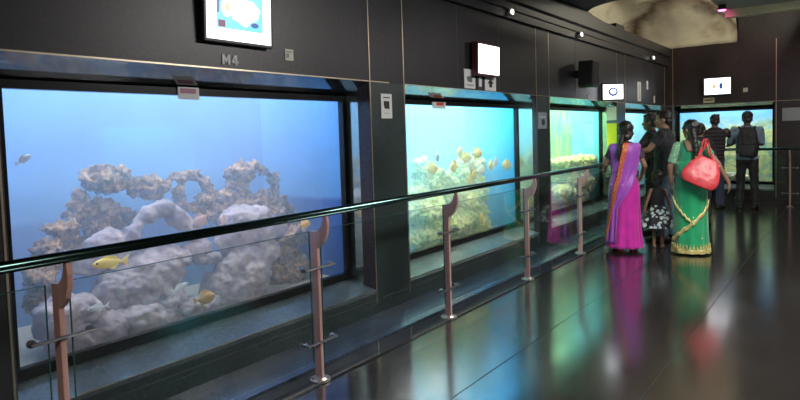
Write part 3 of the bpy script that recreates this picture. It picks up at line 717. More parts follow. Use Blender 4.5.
# added panel on the algae tank's far jamb, its reflection put into coloured bands
r = empty('reflection_panel', (-.06, 10.19, 1.45), 0); tag(r, 'added yellow and white reflection panel on the jamb right of the algae tank', 'reflection_panel')
bm = NB(); box(bm, -.105, .055, 0, .006, -.46, .42); obj('yellow_sheet', bm, mat('yellow_reflection', (.90, .80, .04), .4), r)
obj('white_band', flat(rect(-.105, .055, .20, .42), .0), mat('white_reflection', (.85, .86, .86), .4), r)
obj('blue_line', flat(rect(-.105, .055, .15, .20), .0), mat('slate_reflection', (.12, .18, .30), .5), r)
obj('green_band', flat(rect(-.105, .055, -.46, -.24), .0), mat('olive_reflection', (.45, .50, .05), .5), r)
# loudspeaker
r = empty('loudspeaker', (.02, 8.22, 2.265), 0); tag(r, 'black box loudspeaker on the wall over the algae tank', 'loudspeaker')
bm = NB(); prism(bm, [(0, -.15), (.03, .17), (.22, .17), (.26, .10), (.26, -.15), (.20, -.19), (.03, -.19)], 'x', .06, .26)
bm.transform(Matrix.Rotation(0, 4, 'Z')); obj('case', bm, M_dark, r, bevel=.01)
bm = NB(); box(bm, .26, .268, .02, .25, -.14, .15); obj('grille', bm, mat('speaker_cloth', (.02, .02, .022), .8), r)
bm = NB(); box(bm, -.02, .06, .1, .16, -.05, .05); obj('bracket', bm, M_dark, r)
# pink lamp in the ceiling
r = empty('ceiling_spotlight', (1.60, 9.75, ZE), 0); tag(r, 'pink glowing spotlight under the ceiling edge', 'spotlight')
bm = NB(); tube(bm, [(0, 0, -.01), (0, 0, -.08)], [.05, .06], 20); obj('can', bm, M_dark, r)
bm = NB(); tube(bm, [(0, 0, -.08), (0, 0, -.09)], .05, 20); obj('bulb', bm, emit('pink_lamp', (1, .12, .55), 6), r)

# ------------------------------------------------------------------ people
def skin(name, c): return noisy(name, [(.3, tuple(x*.85 for x in c)), (.7, c)], 12, rough=.5)
M_skin = skin('brown_skin', (.30, .165, .105)); M_skin2 = skin('dark_brown_skin', (.19, .10, .065))
M_hair = noisy('black_hair', [(.3, (.006, .005, .005)), (.7, (.022, .018, .016))], 40, rough=.38, stretch=(1, 1, .15), bump=.3)
M_eye = mat('eye_white', (.7, .68, .65), .25)
V = Vector

def hand(bm, w, d, n, side, curl=.5, k=1.0):
    """palm, four fingers and a thumb from wrist w along d; n = palm normal"""
    w = V(w); d = V(d).normalized(); n = V(n); n = (n - d*n.dot(d)).normalized(); s = d.cross(n)*side
    R = Matrix((s, d, n)).transposed()
    ball(bm, w+d*.048*k, (.040*k, .056*k, .017*k), R)
    seg(bm, w-d*.02, w+d*.03*k, .026*k, .024*k)
    for i, (off, L) in enumerate(((-.030, .060), (-.010, .074), (.011, .069), (.031, .052))):
        b = w+d*.088*k+s*off*k
        m_ = b+(d*(1-.25*curl)+n*curl*.6+s*off*2).normalized()*L*.55*k
        e = m_+(d*(1-.7*curl)+n*curl*1.1).normalized()*L*.5*k
        seg(bm, b-d*.02*k, m_, .0098*k, .0088*k, 10); seg(bm, m_, e, .0088*k, .0072*k, 10)
    b = w+d*.03*k-s*.034*k
    m_ = b+(d*.7-s*.7+n*.25).normalized()*.042*k; e = m_+(d*.95-s*.2+n*.35).normalized()*.032*k
    seg(bm, b+s*.015*k, m_, .012*k, .0105*k, 10); seg(bm, m_, e, .0105*k, .008*k, 10)

def head_parts(bm, hc, yaw, k=1.0, pitch=0.0):
    """head centred at hc (mid-height), face towards +y turned by yaw"""
    T = Matrix.Translation(hc) @ Matrix.Rotation(yaw, 4, 'Z') @ Matrix.Rotation(pitch, 4, 'X') @ Matrix.Scale(k, 4)
    hb = NB()
    ball(hb, (0, -.012, .035), (.074, .094, .086), sub=3)
    ball(hb, (0, .012, -.03), (.060, .074, .085), sub=3)
    ball(hb, (0, .048, -.085), (.030, .034, .030))
    ball(hb, (0, .058, .020), (.052, .026, .020))                    # brow
    for s in (-1, 1):
        ball(hb, (s*.036, .052, -.028), (.024, .026, .022))          # cheek
        ball(hb, (s*.075, -.010, -.012), (.012, .022, .034))         # ear
    tube(hb, [(0, .078, .012), (0, .098, -.030)], [.009, .016], 10); ball(hb, (0, .098, -.032), (.017, .014, .011))
    ball(hb, (0, .080, -.060), (.024, .012, .007)); ball(hb, (0, .078, -.071), (.021, .012, .008))
    hb.transform(T); me = bpy.data.meshes.new('t'); hb.to_mesh(me); bm.from_mesh(me); bpy.data.meshes.remove(me); hb.free()
    return T

def person(label, loc, face, h, arms, female=False, head_yaw=0, head_k=1.0, lean=0, feet=((-.10, 0, 0), (.10, 0, 0)), skinm=None, group='visitors by the railing', head_pitch=0):
    """body in local axes (x right, y forward), built for 1.70 m and scaled to h. arms: {-1|1: (elbow, wrist, hand_dir, palm_normal, curl)}"""
    S = h/(1.45+.25*head_k)
    sw = .143 if female else .195
    hw = .155 if female else .150
    ww = .125 if female else .150
    L = lambda z: V((0, lean*max(0, z-.9), 0))
    bm = NB()
    prof = [(.80, hw*.9, .10), (.88, hw, .115), (.96, hw*.97, .11), (1.08, ww, .095), (1.20, ww*1.06, .105), (1.32, sw*.88, .11), (1.40, sw*.80, .09), (1.445, .075, .06)]
    rings(bm, [(z, 0, L(z).y, rx, ry) for z, rx, ry in prof], 28)
    nk = L(1.45)
    seg(bm, nk+V((0, -.012, 1.40)), nk+V((0, .0, 1.53)), .056 if not female else .048, .052 if not female else .046)
    hc = nk+V((0, .018, 1.45+.125*head_k+.0))
    T = head_parts(bm, hc, head_yaw, head_k, head_pitch)
    sh = {}
    for s in (-1, 1):
        p = V((s*sw, 0, 1.365 if female else 1.385))+L(1.385); sh[s] = p
        el, wr, hd, pn, cu = arms[s]
        el, wr = V(el), V(wr)
        ball(bm, p, .058 if not female else .05)
        seg(bm, p, el, .050 if not female else .044, .038 if not female else .034)
        seg(bm, el, wr, .038 if not female else .034, .026 if not female else .023)
        hand(bm, wr, hd, pn, s, cu, .95 if not female else .85)
    for s, f in zip((-1, 1), feet):
        f = V(f); hip = V((s*.085, 0, .88)); an = V((f.x, f.y-.02, .075)); kn = (hip+an)/2+V((0, .03, .03))
        seg(bm, hip, kn, .082, .056); seg(bm, kn, an, .055, .036)
        d = V((s*.18, 1, 0)).normalized()
        tube(bm, [V((f.x, f.y, .03))-d*.07, V((f.x, f.y, .04)), V((f.x, f.y, .025))+d*.10, V((f.x, f.y, .018))+d*.165], [.03, .042, .042, .022], 14, .62)
        ball(bm, V((f.x, f.y, .034))-d*.06, (.034, .034, .034))
    zmin = min(v.co.z for v in bm.verts)
    me = remesh(bm, .0075, 3)
    o = obj('person', me, skinm or M_skin, smooth=True)
    fa = math.atan2(-face[0], face[1])
    o.location = loc; o.rotation_euler = (0, 0, fa); o.scale = (S, S, S)
    tag(o, label, 'person', group)
    for s in (-1, 1):
        eb = NB(); ball(eb, (s*.030, .072, -.002), (.012, .009, .007)); eb.transform(T); e_ = obj('eye', eb, M_eye, o, smooth=True)
        eb = NB(); ball(eb, (s*.030, .0795, -.002), (.006, .003, .006)); eb.transform(T); obj('pupil', eb, M_black, e_, smooth=True)
    o_ = dict(o=o, T=T, sh=sh, L=L, sw=sw, hw=hw, ww=ww, arms=arms, S=S, feet=feet)
    return o_

def short_hair(P, seed=0, big=1.0, material=None):
    bm = NB()
    ball(bm, (0, -.024, .048), (.085*big, .098*big, .086*big), sub=3)
    ball(bm, (0, -.050, -.015), (.074*big, .066*big, .065*big), sub=3)
    ball(bm, (0, .048, .085), (.056, .038, .034)); ball(bm, (.03, .035, .098), (.045, .045, .028))
    me = rough_up(remesh(bm, .008, 2), .012, 30, seed, 3); me.transform(P['T'])
    return obj('hair', me, material or M_hair, P['o'], smooth=True)
def long_hair(P, seed, pts=None, rad=None, bun=None, big=1.0):
    bm = NB()
    ball(bm, (0, -.022, .042), (.086, .102, .088), sub=3); ball(bm, (0, -.050, -.020), (.080, .064, .070), sub=3)
    for s in (-1, 1): ball(bm, (s*.062, .004, .020), (.024, .060, .060))
    if bun: ball(bm, bun, (.055, .045, .05), sub=3)
    bm.transform(Matrix.Translation((0, -.012*(big-1)*10, 0)) @ Matrix.Scale(big, 4))
    me = rough_up(remesh(bm, .008, 2), .008, 26, seed, 3); me.transform(P['T'])
    hr = obj('hair', me, M_hair, P['o'], smooth=True)
    if pts:
        bm = NB(); Q = [V(p) for p in pts]; R = []
        fine = []; n = 36
        for i in range(n+1):
            t = i/n*(len(Q)-1); a = int(min(t, len(Q)-2)); f = t-a
            fine.append(Q[a].lerp(Q[a+1], f)); R.append((rad[a]*(1-f)+rad[a+1]*f)*(1+.16*abs(math.sin(i*.9))))
        tube(bm, fine, R, 14, .75)
        obj('braid', remesh(bm, .007, 1), M_hair, P['o'], smooth=True)
    return hr
def shirt(P, material, sleeve=.55, name='shirt', zlow=.86, grow=.018, rough=.012, collar=True, sleeves=True):
    bm = NB(); L = P['L']; sw, hw, ww = P['sw'], P['hw'], P['ww']; g = grow
    prof = [(zlow, hw+g+.012, .120+g), (.96, hw*.98+g+.008, .115+g), (1.08, ww+g+.010, .104+g), (1.20, ww*1.07+g+.006, .108+g), (1.32, sw*.90+g, .112+g), (1.40, sw*.80+g, .088+g), (1.445, .085+g*.6, .062+g*.6)]
    if collar: prof.append((1.468, .066, .060))
    rings(bm, [(z, 0, L(z).y, rx, ry) for z, rx, ry in prof], 32)
    if sleeves:
        for s in (-1, 1):
            p = P['sh'][s]; el, wr = V(P['arms'][s][0]), V(P['arms'][s][1])
            ball(bm, p, .066 if sw > .16 else .056)
            if sleeve <= 1:
                q = p.lerp(el, sleeve); seg(bm, p, p.lerp(el, sleeve*.5), .062, .058); tube(bm, [p.lerp(el, sleeve*.4), q], [.059, .061 if sleeve < .8 else .05], 18)
            else:
                seg(bm, p, el, .060, .048); f = sleeve-1; tube(bm, [el, el.lerp(wr, f)], [.048, .040], 18); ball(bm, el, .048)
    me = rough_up(remesh(bm, .011, 4), rough, 9, 3.3+sw*7, 3)
    return obj(name, me, material, P['o'], smooth=True)
def trousers(P, material, flare=.064):
    bm = NB(); hw = P['hw']
    rings(bm, [(.80, 0, 0, hw*.92+.014, .108), (.88, 0, 0, hw+.018, .128), (.97, 0, P['L'](.97).y, hw+.010, .122)], 30)
    for s, f in zip((-1, 1), P['feet']):
        f = V(f); hip = V((s*.085, 0, .86)); an = V((f.x, f.y-.02, .06)); kn = (hip+an)/2+V((0, .03, .03))
        seg(bm, hip, kn, .096, .074); tube(bm, [kn, an], [.074, flare], 18); ball(bm, kn, .074)
    me = rough_up(remesh(bm, .011, 4), .014, 8, 1.1, 3)
    return obj('trousers', me, material, P['o'], smooth=True)
def shoes(P, material, low=False):
    for s, f in zip((-1, 1), P['feet']):
        f = V(f); d = V((s*.18, 1, 0)).normalized(); bm = NB()
        tube(bm, [V((f.x, f.y, .035))-d*.10, V((f.x, f.y, .050))-d*.03, V((f.x, f.y, .045))+d*.07, V((f.x, f.y, .030))+d*.19], [.038, .054, .052, .028], 18, .72)
        ball(bm, V((f.x, f.y, .042))-d*.075, (.042, .045, .040))
        me = remesh(bm, .008, 2)
        zmin = min(v.co.z for v in me.vertices)
        for v in me.vertices: v.co.z = max(v.co.z-zmin-.004, 0) if not low else max(min(v.co.z, .03+.0*v.co.z), 0)
        sh = obj('shoe', me, material, P['o'], smooth=True)
def sandals(P, material):
    for s, f in zip((-1, 1), P['feet']):
        f = V(f); d = V((s*.18, 1, 0)).normalized(); a = V((d.y, -d.x, 0)); bm = NB()
        out = [f-d*.105+a*.02, f-d*.105-a*.02, f-d*.02-a*.042, f+d*.09-a*.05, f+d*.18-a*.02, f+d*.18+a*.02, f+d*.09+a*.05, f-d*.02+a*.042]
        prism(bm, [(p.x, p.y) for p in out], 'z', 0, .018)
        b = f+d*.09; tube(bm, [b-a*.052+V((0, 0, .012)), b-a*.03+V((0, 0, .06)), b+V((0, 0, .07)), b+a*.03+V((0, 0, .06)), b+a*.052+V((0, 0, .012))], .014, 10, .6)
        obj('sandal', bm, material, P['o'], smooth=False, bevel=.004)

def interp(tab, z):
    for (z0, *a), (z1, *b) in zip(tab, tab[1:]):
        if z0 <= z <= z1:
            t = (z-z0)/(z1-z0); t = t*t*(3-2*t) if False else t
            return [x+(y-x)*t for x, y in zip(a, b)]
    return list(tab[0][1:]) if z < tab[0][0] else list(tab[-1][1:])
def shell(tab, z0, z1, ang0, ang1, off, thick=.010, nz=40, na=40, wave=None):
    """cloth draped round the profile tab (z,cx,cy,rx,ry) between angle limits that change with height"""
    bm = NB(); A = []; Bm = []
    for i in range(nz+1):
        t = i/nz; z = z0+(z1-z0)*t; cx_, cy_, rx, ry = interp(tab, z); ra, rb = [], []
        a0, a1 = ang0(t), ang1(t)
        for j in range(na+1):
            u = j/na; a = a0+(a1-a0)*u; w = wave(u, t) if wave else 0
            for row, o_ in ((ra, off+w), (rb, off+w-thick)):
                row.append(bm.verts.new((cx_+(rx+o_)*math.cos(a), cy_+(ry+o_)*math.sin(a), z)))
        A.append(ra); Bm.append(rb)
    for i in range(nz):
        for j in range(na):
            bm.faces.new((A[i][j], A[i][j+1], A[i+1][j+1], A[i+1][j])); bm.faces.new((Bm[i][j+1], Bm[i][j], Bm[i+1][j], Bm[i+1][j+1]))
        bm.faces.new((A[i][0], A[i+1][0], Bm[i+1][0], Bm[i][0])); bm.faces.new((A[i+1][na], A[i][na], Bm[i][na], Bm[i+1][na]))
    for j in range(na):
        bm.faces.new((A[0][j+1], A[0][j], Bm[0][j], Bm[0][j+1])); bm.faces.new((A[nz][j], A[nz][j+1], Bm[nz][j+1], Bm[nz][j]))
    return bm
D = math.radians
def lerp(a, b, t): return a+(b-a)*t

def cloth(name, c, sheen=.3, rough=.55, spot=None, scale=14):
    M = mat(name, c, rough); bsdf(M).inputs['Sheen Weight'].default_value = sheen
    v = coords(M)
    n = nd(M, 'ShaderNodeTexNoise'); n.inputs['Scale'].default_value = 7; n.inputs['Detail'].default_value = 4; ln(M, v, n.inputs['Vector'])
    r = ramp(M, [(.3, tuple(x*.75 for x in c)), (.7, c)]); ln(M, n.outputs['Fac'], r.inputs['Fac']); out = r.outputs['Color']
    if spot:
        vo = nd(M, 'ShaderNodeTexVoronoi'); vo.inputs['Scale'].default_value = scale; ln(M, v, vo.inputs['Vector'])
        r2 = ramp(M, [(.0, (1, 1, 1)), (spot[1], (0, 0, 0))], 'CONSTANT'); ln(M, vo.outputs['Distance'], r2.inputs['Fac'])
        mx = nd(M, 'ShaderNodeMix', data_type='RGBA'); ln(M, r2.outputs['Color'], mx.inputs[0]); ln(M, out, mx.inputs[6]); mx.inputs[7].default_value = (*spot[0], 1); out = mx.outputs[2]
    ln(M, out, bsdf(M).inputs['Base Color']); return M
M_tee = cloth('black_cotton', (.012, .013, .018), .1, .8)
M_dkshirt = cloth('charcoal_cotton', (.018, .017, .018), .1, .8)
M_jean = cloth('dark_denim', (.035, .05, .10), .2, .8)
M_ljean = cloth('faded_denim', (.16, .26, .38), .2, .8)
M_trous = cloth('black_trouser_cloth', (.014, .013, .014), .1, .7)
M_blue = cloth('pale_blue_shirt_cloth', (.34, .46, .62), .1, .7)
M_shoe = mat('dark_leather', (.02, .016, .014), .4)
M_stripe = mat('striped_knit', rough=.85)
def stripes(M):
    t = nd(M, 'ShaderNodeTexCoord'); s = nd(M, 'ShaderNodeSeparateXYZ'); ln(M, t.outputs['Object'], s.inputs[0])
    a = nd(M, 'ShaderNodeMath', operation='MULTIPLY'); a.inputs[1].default_value = 15; ln(M, s.outputs['Z'], a.inputs[0])
    b = nd(M, 'ShaderNodeMath', operation='FRACT'); ln(M, a.outputs[0], b.inputs[0])
    r = ramp(M, [(0, (.022, .016, .022)), (.78, (.085, .065, .072))], 'CONSTANT'); ln(M, b.outputs[0], r.inputs['Fac']); ln(M, r.outputs['Color'], bsdf(M).inputs['Base Color'])
stripes(M_stripe)
M_purple = cloth('purple_silk', (.46, .09, .62), .5, .45, spot=((.75, .6, .85), .10), scale=9)
M_magenta = cloth('magenta_silk', (.72, .02, .42), .5, .45)
M_border = noisy('orange_red_brocade', [(.35, (.62, .05, .06)), (.55, (.80, .20, .06)), (.7, (.85, .45, .15))], 45, rough=.5)
M_green = cloth('green_silk', (.012, .40, .15), .5, .42, spot=((.70, .72, .45), .11), scale=8)
M_gblouse = cloth('green_blouse_silk', (.02, .34, .15), .5, .42)
M_gsleeve = cloth('pale_green_brocade', (.22, .52, .30), .4, .5, spot=((.75, .78, .5), .25), scale=40)
M_gold = noisy('gold_brocade', [(.38, (.30, .36, .10)), (.50, (.74, .60, .22)), (.7, (.90, .78, .40))], 55, rough=.4, metal=.2)
M_leather = noisy('red_leather', [(.3, (.58, .035, .05)), (.7, (.78, .07, .08))], 10, rough=.38, bump=.1)
M_pack = noisy('black_nylon', [(.3, (.008, .008, .009)), (.7, (.022, .022, .024))], 20, rough=.6)

ARM_DOWN = lambda s, fem=False: ((s*(.225 if fem else .25), -.025, 1.11), (s*(.235 if fem else .265), .035, .865), (s*.02, .12, -1), (-s, 0, 0), .45)

# woman in the purple and magenta sari, back to the camera
P = person('woman in a purple and magenta sari with orange red border at the railing', (.83, 7.74, 0), (-.42, .91), 1.585,
           {-1: ((-.24, .05, 1.14), (-.22, .27, 1.06), (0, 1, -.05), (0, 0, -1), .7), 1: ((.245, -.02, 1.12), (.23, .16, .95), (-.1, 1, -.2), (-1, 0, 0), .6)}, True, head_yaw=.25, feet=((-.09, -.02, 0), (.10, .02, 0)))
long_hair(P, 1, [(-.04, -.10, 1.52), (-.07, -.135, 1.42), (-.10, -.145, 1.30), (-.10, -.145, 1.20)], [.052, .046, .036, .018], bun=(-.01, -.10, -.055), big=1.13)
shirt(P, cloth('plum_blouse', (.05, .008, .05), .2, .6), .6, 'blouse', 1.06, .012, .006, collar=False)
skt = [(.02, -.01, .0, .235, .205), (.30, -.01, 0, .205, .18), (.60, 0, 0, .185, .16), (.86, 0, -.005, .180, .150), (1.0, 0, 0, .150, .122), (1.04, 0, 0, .140, .115)]
bm = NB(); zs = [.05+i*.033 for i in range(31)]
rings(bm, [(z, *interp(skt, z)) for z in zs], 96, lambda t, u: 1+.060*(1-u)*math.sin(t*11+2*math.sin(t))+.012*math.sin(t*5+u*6))
obj('skirt', bm, M_magenta, P['o'], smooth=True)
full = skt[:-1] + [(1.08, 0, 0, .150, .118), (1.20, 0, 0, .162, .125), (1.32, 0, 0, .178, .132), (1.40, 0, 0, .182, .112), (1.45, 0, 0, .13, .075)]
full[0] = (.02, -.01, .0, .235, .205)
lo = lambda t: D(lerp(150, 176, min(1, t*1.3)))
hi = lambda t: D(lerp(236, 352, max(0, min(1, (t-.34)/.46))**1.1))
obj('sari_drape', shell(full, .13, 1.425, lo, hi, .022, .012, 46, 56, lambda u, t: .010*math.sin(u*26+t*4)*(1.15-t)), M_purple, P['o'], smooth=True)
b0 = lambda t: D(lerp(180, 262, t**1.25)); b1 = lambda t: D(lerp(196, 281, t**1.25))
obj('sari_border', shell(full, .14, 1.43, b0, b1, .034, .010, 46, 8), M_border, P['o'], smooth=True)
sandals(P, mat('red_sandal_leather', (.45, .04, .03), .5))
bm = NB()
for i in range(9): ball(bm, (-.055+.018*math.cos(i*.7), -.155+.01*math.sin(i*.7), 1.40+.025*math.sin(i*.7)), .013, sub=1)
obj('hair_flowers', bm, mat('orange_flower', (.85, .40, .08), .6), P['o'], smooth=True)

# woman in the green sari with braid
P = person('woman in a green sari with gold border and long braid, red bag on shoulder', (1.54, 7.90, 0), (-.20, .98), 1.59,
           {-1: ((-.235, -.02, 1.10), (-.225, .06, .87), (.02, .15, -1), (1, 0, 0), .45), 1: ((.31, -.02, 1.14), (.43, .02, .90), (.15, .15, -1), (-1, 0, 0), .5)}, True, head_yaw=.9, feet=((-.09, 0, 0), (.11, -.03, 0)))
long_hair(P, 2, [(.02, -.09, 1.56), (.045, -.125, 1.46), (.065, -.150, 1.32), (.06, -.155, 1.18), (.05, -.150, 1.04)], [.055, .050, .042, .034, .016])
shirt(P, M_gblouse, .6, 'blouse', 1.16, .010, .005, collar=False, sleeves=False)
for s in (-1, 1):
    bm = NB(); p = P['sh'][s]; el = V(P['arms'][s][0]); seg(bm, p, p.lerp(el, .35), .061, .056); tube(bm, [p.lerp(el, .3), p.lerp(el, .80 if s < 0 else .55)], [.057, .052], 18)
    obj('blouse_sleeve', remesh(bm, .01, 2), M_gsleeve if s < 0 else M_gblouse, P['o'], smooth=True)
# low back neckline: skin-coloured yoke between shoulder blades
nb = shell([(1.2, 0, 0, .150, .113), (1.32, 0, 0, .162, .124), (1.40, 0, 0, .146, .104), (1.45, 0, 0, .10, .075)], 1.30, 1.44, lambda t: D(lerp(262, 238, t)), lambda t: D(lerp(278, 302, t)), .013, .012, 10, 16)
obj('neckline_back', nb, M_skin, P['o'], smooth=True)
skt = [(.02, .0, .0, .215, .185), (.30, .0, 0, .200, .175), (.60, 0, 0, .196, .165), (.82, 0, -.01, .196, .168), (.96, 0, -.005, .170, .140), (1.03, 0, 0, .140, .115)]
bm = NB(); zs = [.02+i*.0337 for i in range(31)]
rings(bm, [(z, *interp(skt, z)) for z in zs], 96, lambda t, u: 1+.045*(1-u)*math.sin(t*10+2*math.sin(t))+.010*math.sin(t*5+u*5))
obj('skirt', bm, M_green, P['o'], smooth=True)
sk2 = skt
obj('skirt_hem', shell(sk2, .022, .075, lambda t: 0, lambda t: 2*PI*.999, .016, .014, 6, 96, lambda u, t: .0090*math.sin(u*2*PI*10+2*math.sin(u*2*PI))), M_gold, P['o'], smooth=True)
bm = NB()
for i in range(16):
    a = D(195+i*10.5); cx_, cy_, rx, ry = interp(sk2, .1); r0 = .013
    def pt(a_, z): return V((cx_+(rx+r0+.005)*math.cos(a_), cy_+(ry+r0+.005)*math.sin(a_), z))
    f = [pt(a-.07, .075), pt(a+.07, .075), pt(a+.035, .115), pt(a, .145), pt(a-.035, .115)]
    g_ = [V((q.x*.955, q.y*.955, q.z)) for q in f]
    A_ = [bm.verts.new(q) for q in f]; B_ = [bm.verts.new(q) for q in g_]
    bm.faces.new(A_); bm.faces.new(B_[::-1])
    for q in range(5): bm.faces.new((A_[q], B_[q], B_[(q+1) % 5], A_[(q+1) % 5]))
obj('hem_motifs', bm, M_gold, P['o'])
bm = NB()
def ribbon(a0_, a1_, zfun, wd, off):
    N = 48; T_, B_ = [], []
    for i in range(N+1):
        u = i/N; a = lerp(a0_, a1_, u); z = zfun(u)
        quad = []
        for dz, o_ in ((wd/2, off), (-wd/2, off), (-wd/2, off-.014), (wd/2, off-.014)):
            cx_, cy_, rx, ry = interp(sk2, z+dz); quad.append(bm.verts.new((cx_+(rx+o_)*math.cos(a), cy_+(ry+o_)*math.sin(a), z+dz+.010*math.sin(u*40))))
        T_.append(quad)
    for p, q in zip(T_, T_[1:]):
        for k_ in range(4): bm.faces.new((p[k_], p[(k_+1) % 4], q[(k_+1) % 4], q[k_]))
    bm.faces.new(T_[0]); bm.faces.new(T_[-1][::-1])
ribbon(D(192), D(352), lambda u: .16+.50*u**1.1, .060, .018)
ribbon(D(190), D(282), lambda u: .72-.34*u, .045, .018)
obj('sari_border', bm, M_gold, P['o'], smooth=True)
obj('sari_drape', shell([(.9, 0, 0, .18, .15), (1.03, 0, 0, .150, .122), (1.2, 0, 0, .165, .13), (1.36, 0, 0, .180, .13), (1.43, 0, 0, .14, .09)], .95, 1.42, lambda t: D(lerp(20, 118, t)), lambda t: D(lerp(160, 172, t)), .02, .012, 20, 20), M_green, P['o'], smooth=True)
sandals(P, mat('brown_sandal_leather', (.22, .10, .05), .5))
So = P['S']; fa = P['o'].rotation_euler.z
# red shoulder bag
r = empty('handbag', P['o'].location, fa); tag(r, 'red leather shoulder bag hanging on the back of the woman in green', 'bag')
def roundbag(w0, w1, h_, d0, d1, n=9):
    bm = NB(); R = []
    for i in range(n):
        t = i/(n-1); e = math.sin(PI*min(max(t, .03), .97))**.16
        R.append((-h_/2+h_*t, 0, 0, lerp(w0, w1, t)/2*e, lerp(d0, d1, t)/2*e))
    rings(bm, R, 40, lambda a, u: 1/(abs(math.cos(a))**4+abs(math.sin(a))**4)**(1/4)); return bm
bm = roundbag(.48, .28, .34, .15, .05); bb = rough_up(remesh(bm, .010, 2), .005, 7, 5, 2)
bt = Matrix.Translation((.125, -.24, .985)) @ Matrix.Rotation(D(24), 4, 'Y') @ Matrix.Rotation(D(-12), 4, 'X')
bb.transform(bt); obj('bag_body', bb, M_leather, r, smooth=True)
for dx, dy in ((-.005, -.012), (.022, .012)):
    bm = NB(); pa = bt @ V((-.11, dy, .12)); pb = bt @ V((.11, dy, .12)); top = V((.148+dx, -.02+dy, 1.365))
    tube(bm, [pa, pa.lerp(V((.105+dx, -.155, 1.22)), .6), V((.12+dx, -.150, 1.25)), V((.138+dx, -.10, 1.335)), top, V((.170+dx, -.10, 1.315)), V((.19+dx, -.155, 1.2)), pb], .013, 10, .5); obj('strap', remesh(bm, .006, 2), M_leather, r, smooth=True)
bm = NB(); tube(bm, [(-.14, 0, .128), (.14, 0, .128)], .008, 8); bm.transform(bt); obj('zipper', bm, M_gold, r)

# girl with floral skirt
P = person('little girl in a black top and black and white floral skirt between the two saris', (1.12, 8.12, 0), (-.22, .97), .97,
           {-1: ((-.235, 0, 1.12), (-.30, .02, .88), (-.1, .1, -1), (1, 0, 0), .4), 1: ((.235, 0, 1.12), (.29, .03, .90), (.1, .1, -1), (-1, 0, 0), .4)}, True, head_k=1.55, feet=((-.09, 0, 0), (.09, .02, 0)))
long_hair(P, 3, None, None, bun=(0, -.055, -.07), big=1.06)
shirt(P, M_tee, .0, 'top', .96, .014, .005, collar=False, sleeves=False)
M_floral = mat('floral_cotton', rough=.8)
def floral(M):
    v = coords(M); vo = nd(M, 'ShaderNodeTexVoronoi'); vo.inputs['Scale'].default_value = 10; ln(M, v, vo.inputs['Vector'])
    n = nd(M, 'ShaderNodeTexNoise'); n.inputs['Scale'].default_value = 22; ln(M, v, n.inputs['Vector'])
    a = nd(M, 'ShaderNodeMath', operation='MULTIPLY_ADD'); a.inputs[1].default_value = .5; ln(M, n.outputs['Fac'], a.inputs[0]); ln(M, vo.outputs['Distance'], a.inputs[2])
    r = ramp(M, [(0, (.72, .78, .76)), (.46, (.45, .56, .56)), (.72, (.012, .012, .016))], 'CONSTANT'); ln(M, a.outputs[0], r.inputs['Fac']); ln(M, r.outputs['Color'], bsdf(M).inputs['Base Color'])
floral(M_floral)
gs = [(.50, 0, 0, .42, .37), (.62, 0, 0, .37, .32), (.80, 0, 0, .27, .22), (.95, 0, 0, .175, .14), (1.04, 0, 0, .148, .118)]
bm = NB(); zs = [.50+i*.027 for i in range(21)]
rings(bm, [(z, *interp(gs, z)) for z in zs], 96, lambda t, u: 1+.07*(1-u)*math.sin(t*9+math.sin(3*t)))
obj('skirt', bm, M_floral, P['o'], smooth=True)
sandals(P, mat('dark_sandal', (.03, .025, .025), .5))

# man in the black T-shirt, facing the tank on the left
P = person('man in a black T-shirt and jeans stretching an arm to the railing', (1.07, 8.70, 0), (-1, -.02), 1.73,
           {-1: ((-.24, .14, 1.20), (-.22, .40, 1.15), (.1, 1, -.05), (0, 0, -1), .6), 1: ((.27, .10, 1.15), (.20, .34, 1.06), (0, 1, 0), (0, 0, -1), .6)}, head_yaw=.15, skinm=M_skin, feet=((-.12, .03, 0), (.12, -.04, 0)))
short_hair(P, 11); shirt(P, M_tee, .62); trousers(P, M_ljean); shoes(P, M_shoe)

# person in dark shirt beyond him
P = person('man in a dark long-sleeved shirt, in profile, beyond the man in the black T-shirt', (.80, 9.22, 0), (-.98, -.1), 1.71,
           {-1: ((-.26, .20, 1.16), (-.16, .42, 1.04), (.1, 1, -.05), (0, 0, -1), .6), 1: ((.26, .16, 1.16), (.20, .42, 1.08), (0, 1, 0), (0, 0, -1), .6)}, head_yaw=0, skinm=M_skin2, lean=.05, feet=((-.11, 0, 0), (.11, .05, 0)))
short_hair(P, 12, 1.03); shirt(P, M_dkshirt, 1.85); trousers(P, M_trous); shoes(P, M_shoe)

# woman whose head shows beside the green sari
P = person('dark-haired woman in black mostly hidden behind the woman in green', (1.20, 10.35, 0), (-.10, 1), 1.56,
           {-1: ARM_DOWN(-1, True), 1: ARM_DOWN(1, True)}, True, head_yaw=-.3)
long_hair(P, 4, None, None, bun=(0, -.085, -.045)); shirt(P, M_tee, .9, 'top'); trousers(P, M_trous); shoes(P, M_shoe)

# man in the striped shirt leaning on the end railing
P = person('man in a dark striped polo shirt and jeans leaning on the end railing', (1.03, 12.60, 0), (.10, 1), 1.72,
           {-1: ((-.31, .22, 1.17), (-.20, .42, 1.12), (.5, 1, 0), (0, 0, -1), .6), 1: ((.33, .20, 1.20), (.16, .42, 1.12), (-.6, 1, 0), (0, 0, -1), .6)}, head_yaw=.1, skinm=M_skin2, lean=.10, feet=((-.13, .0, 0), (.12, -.08, 0)), group='men at the end wall tank')
short_hair(P, 13, .97); shirt(P, M_stripe, .68); trousers(P, M_jean); shoes(P, M_shoe)

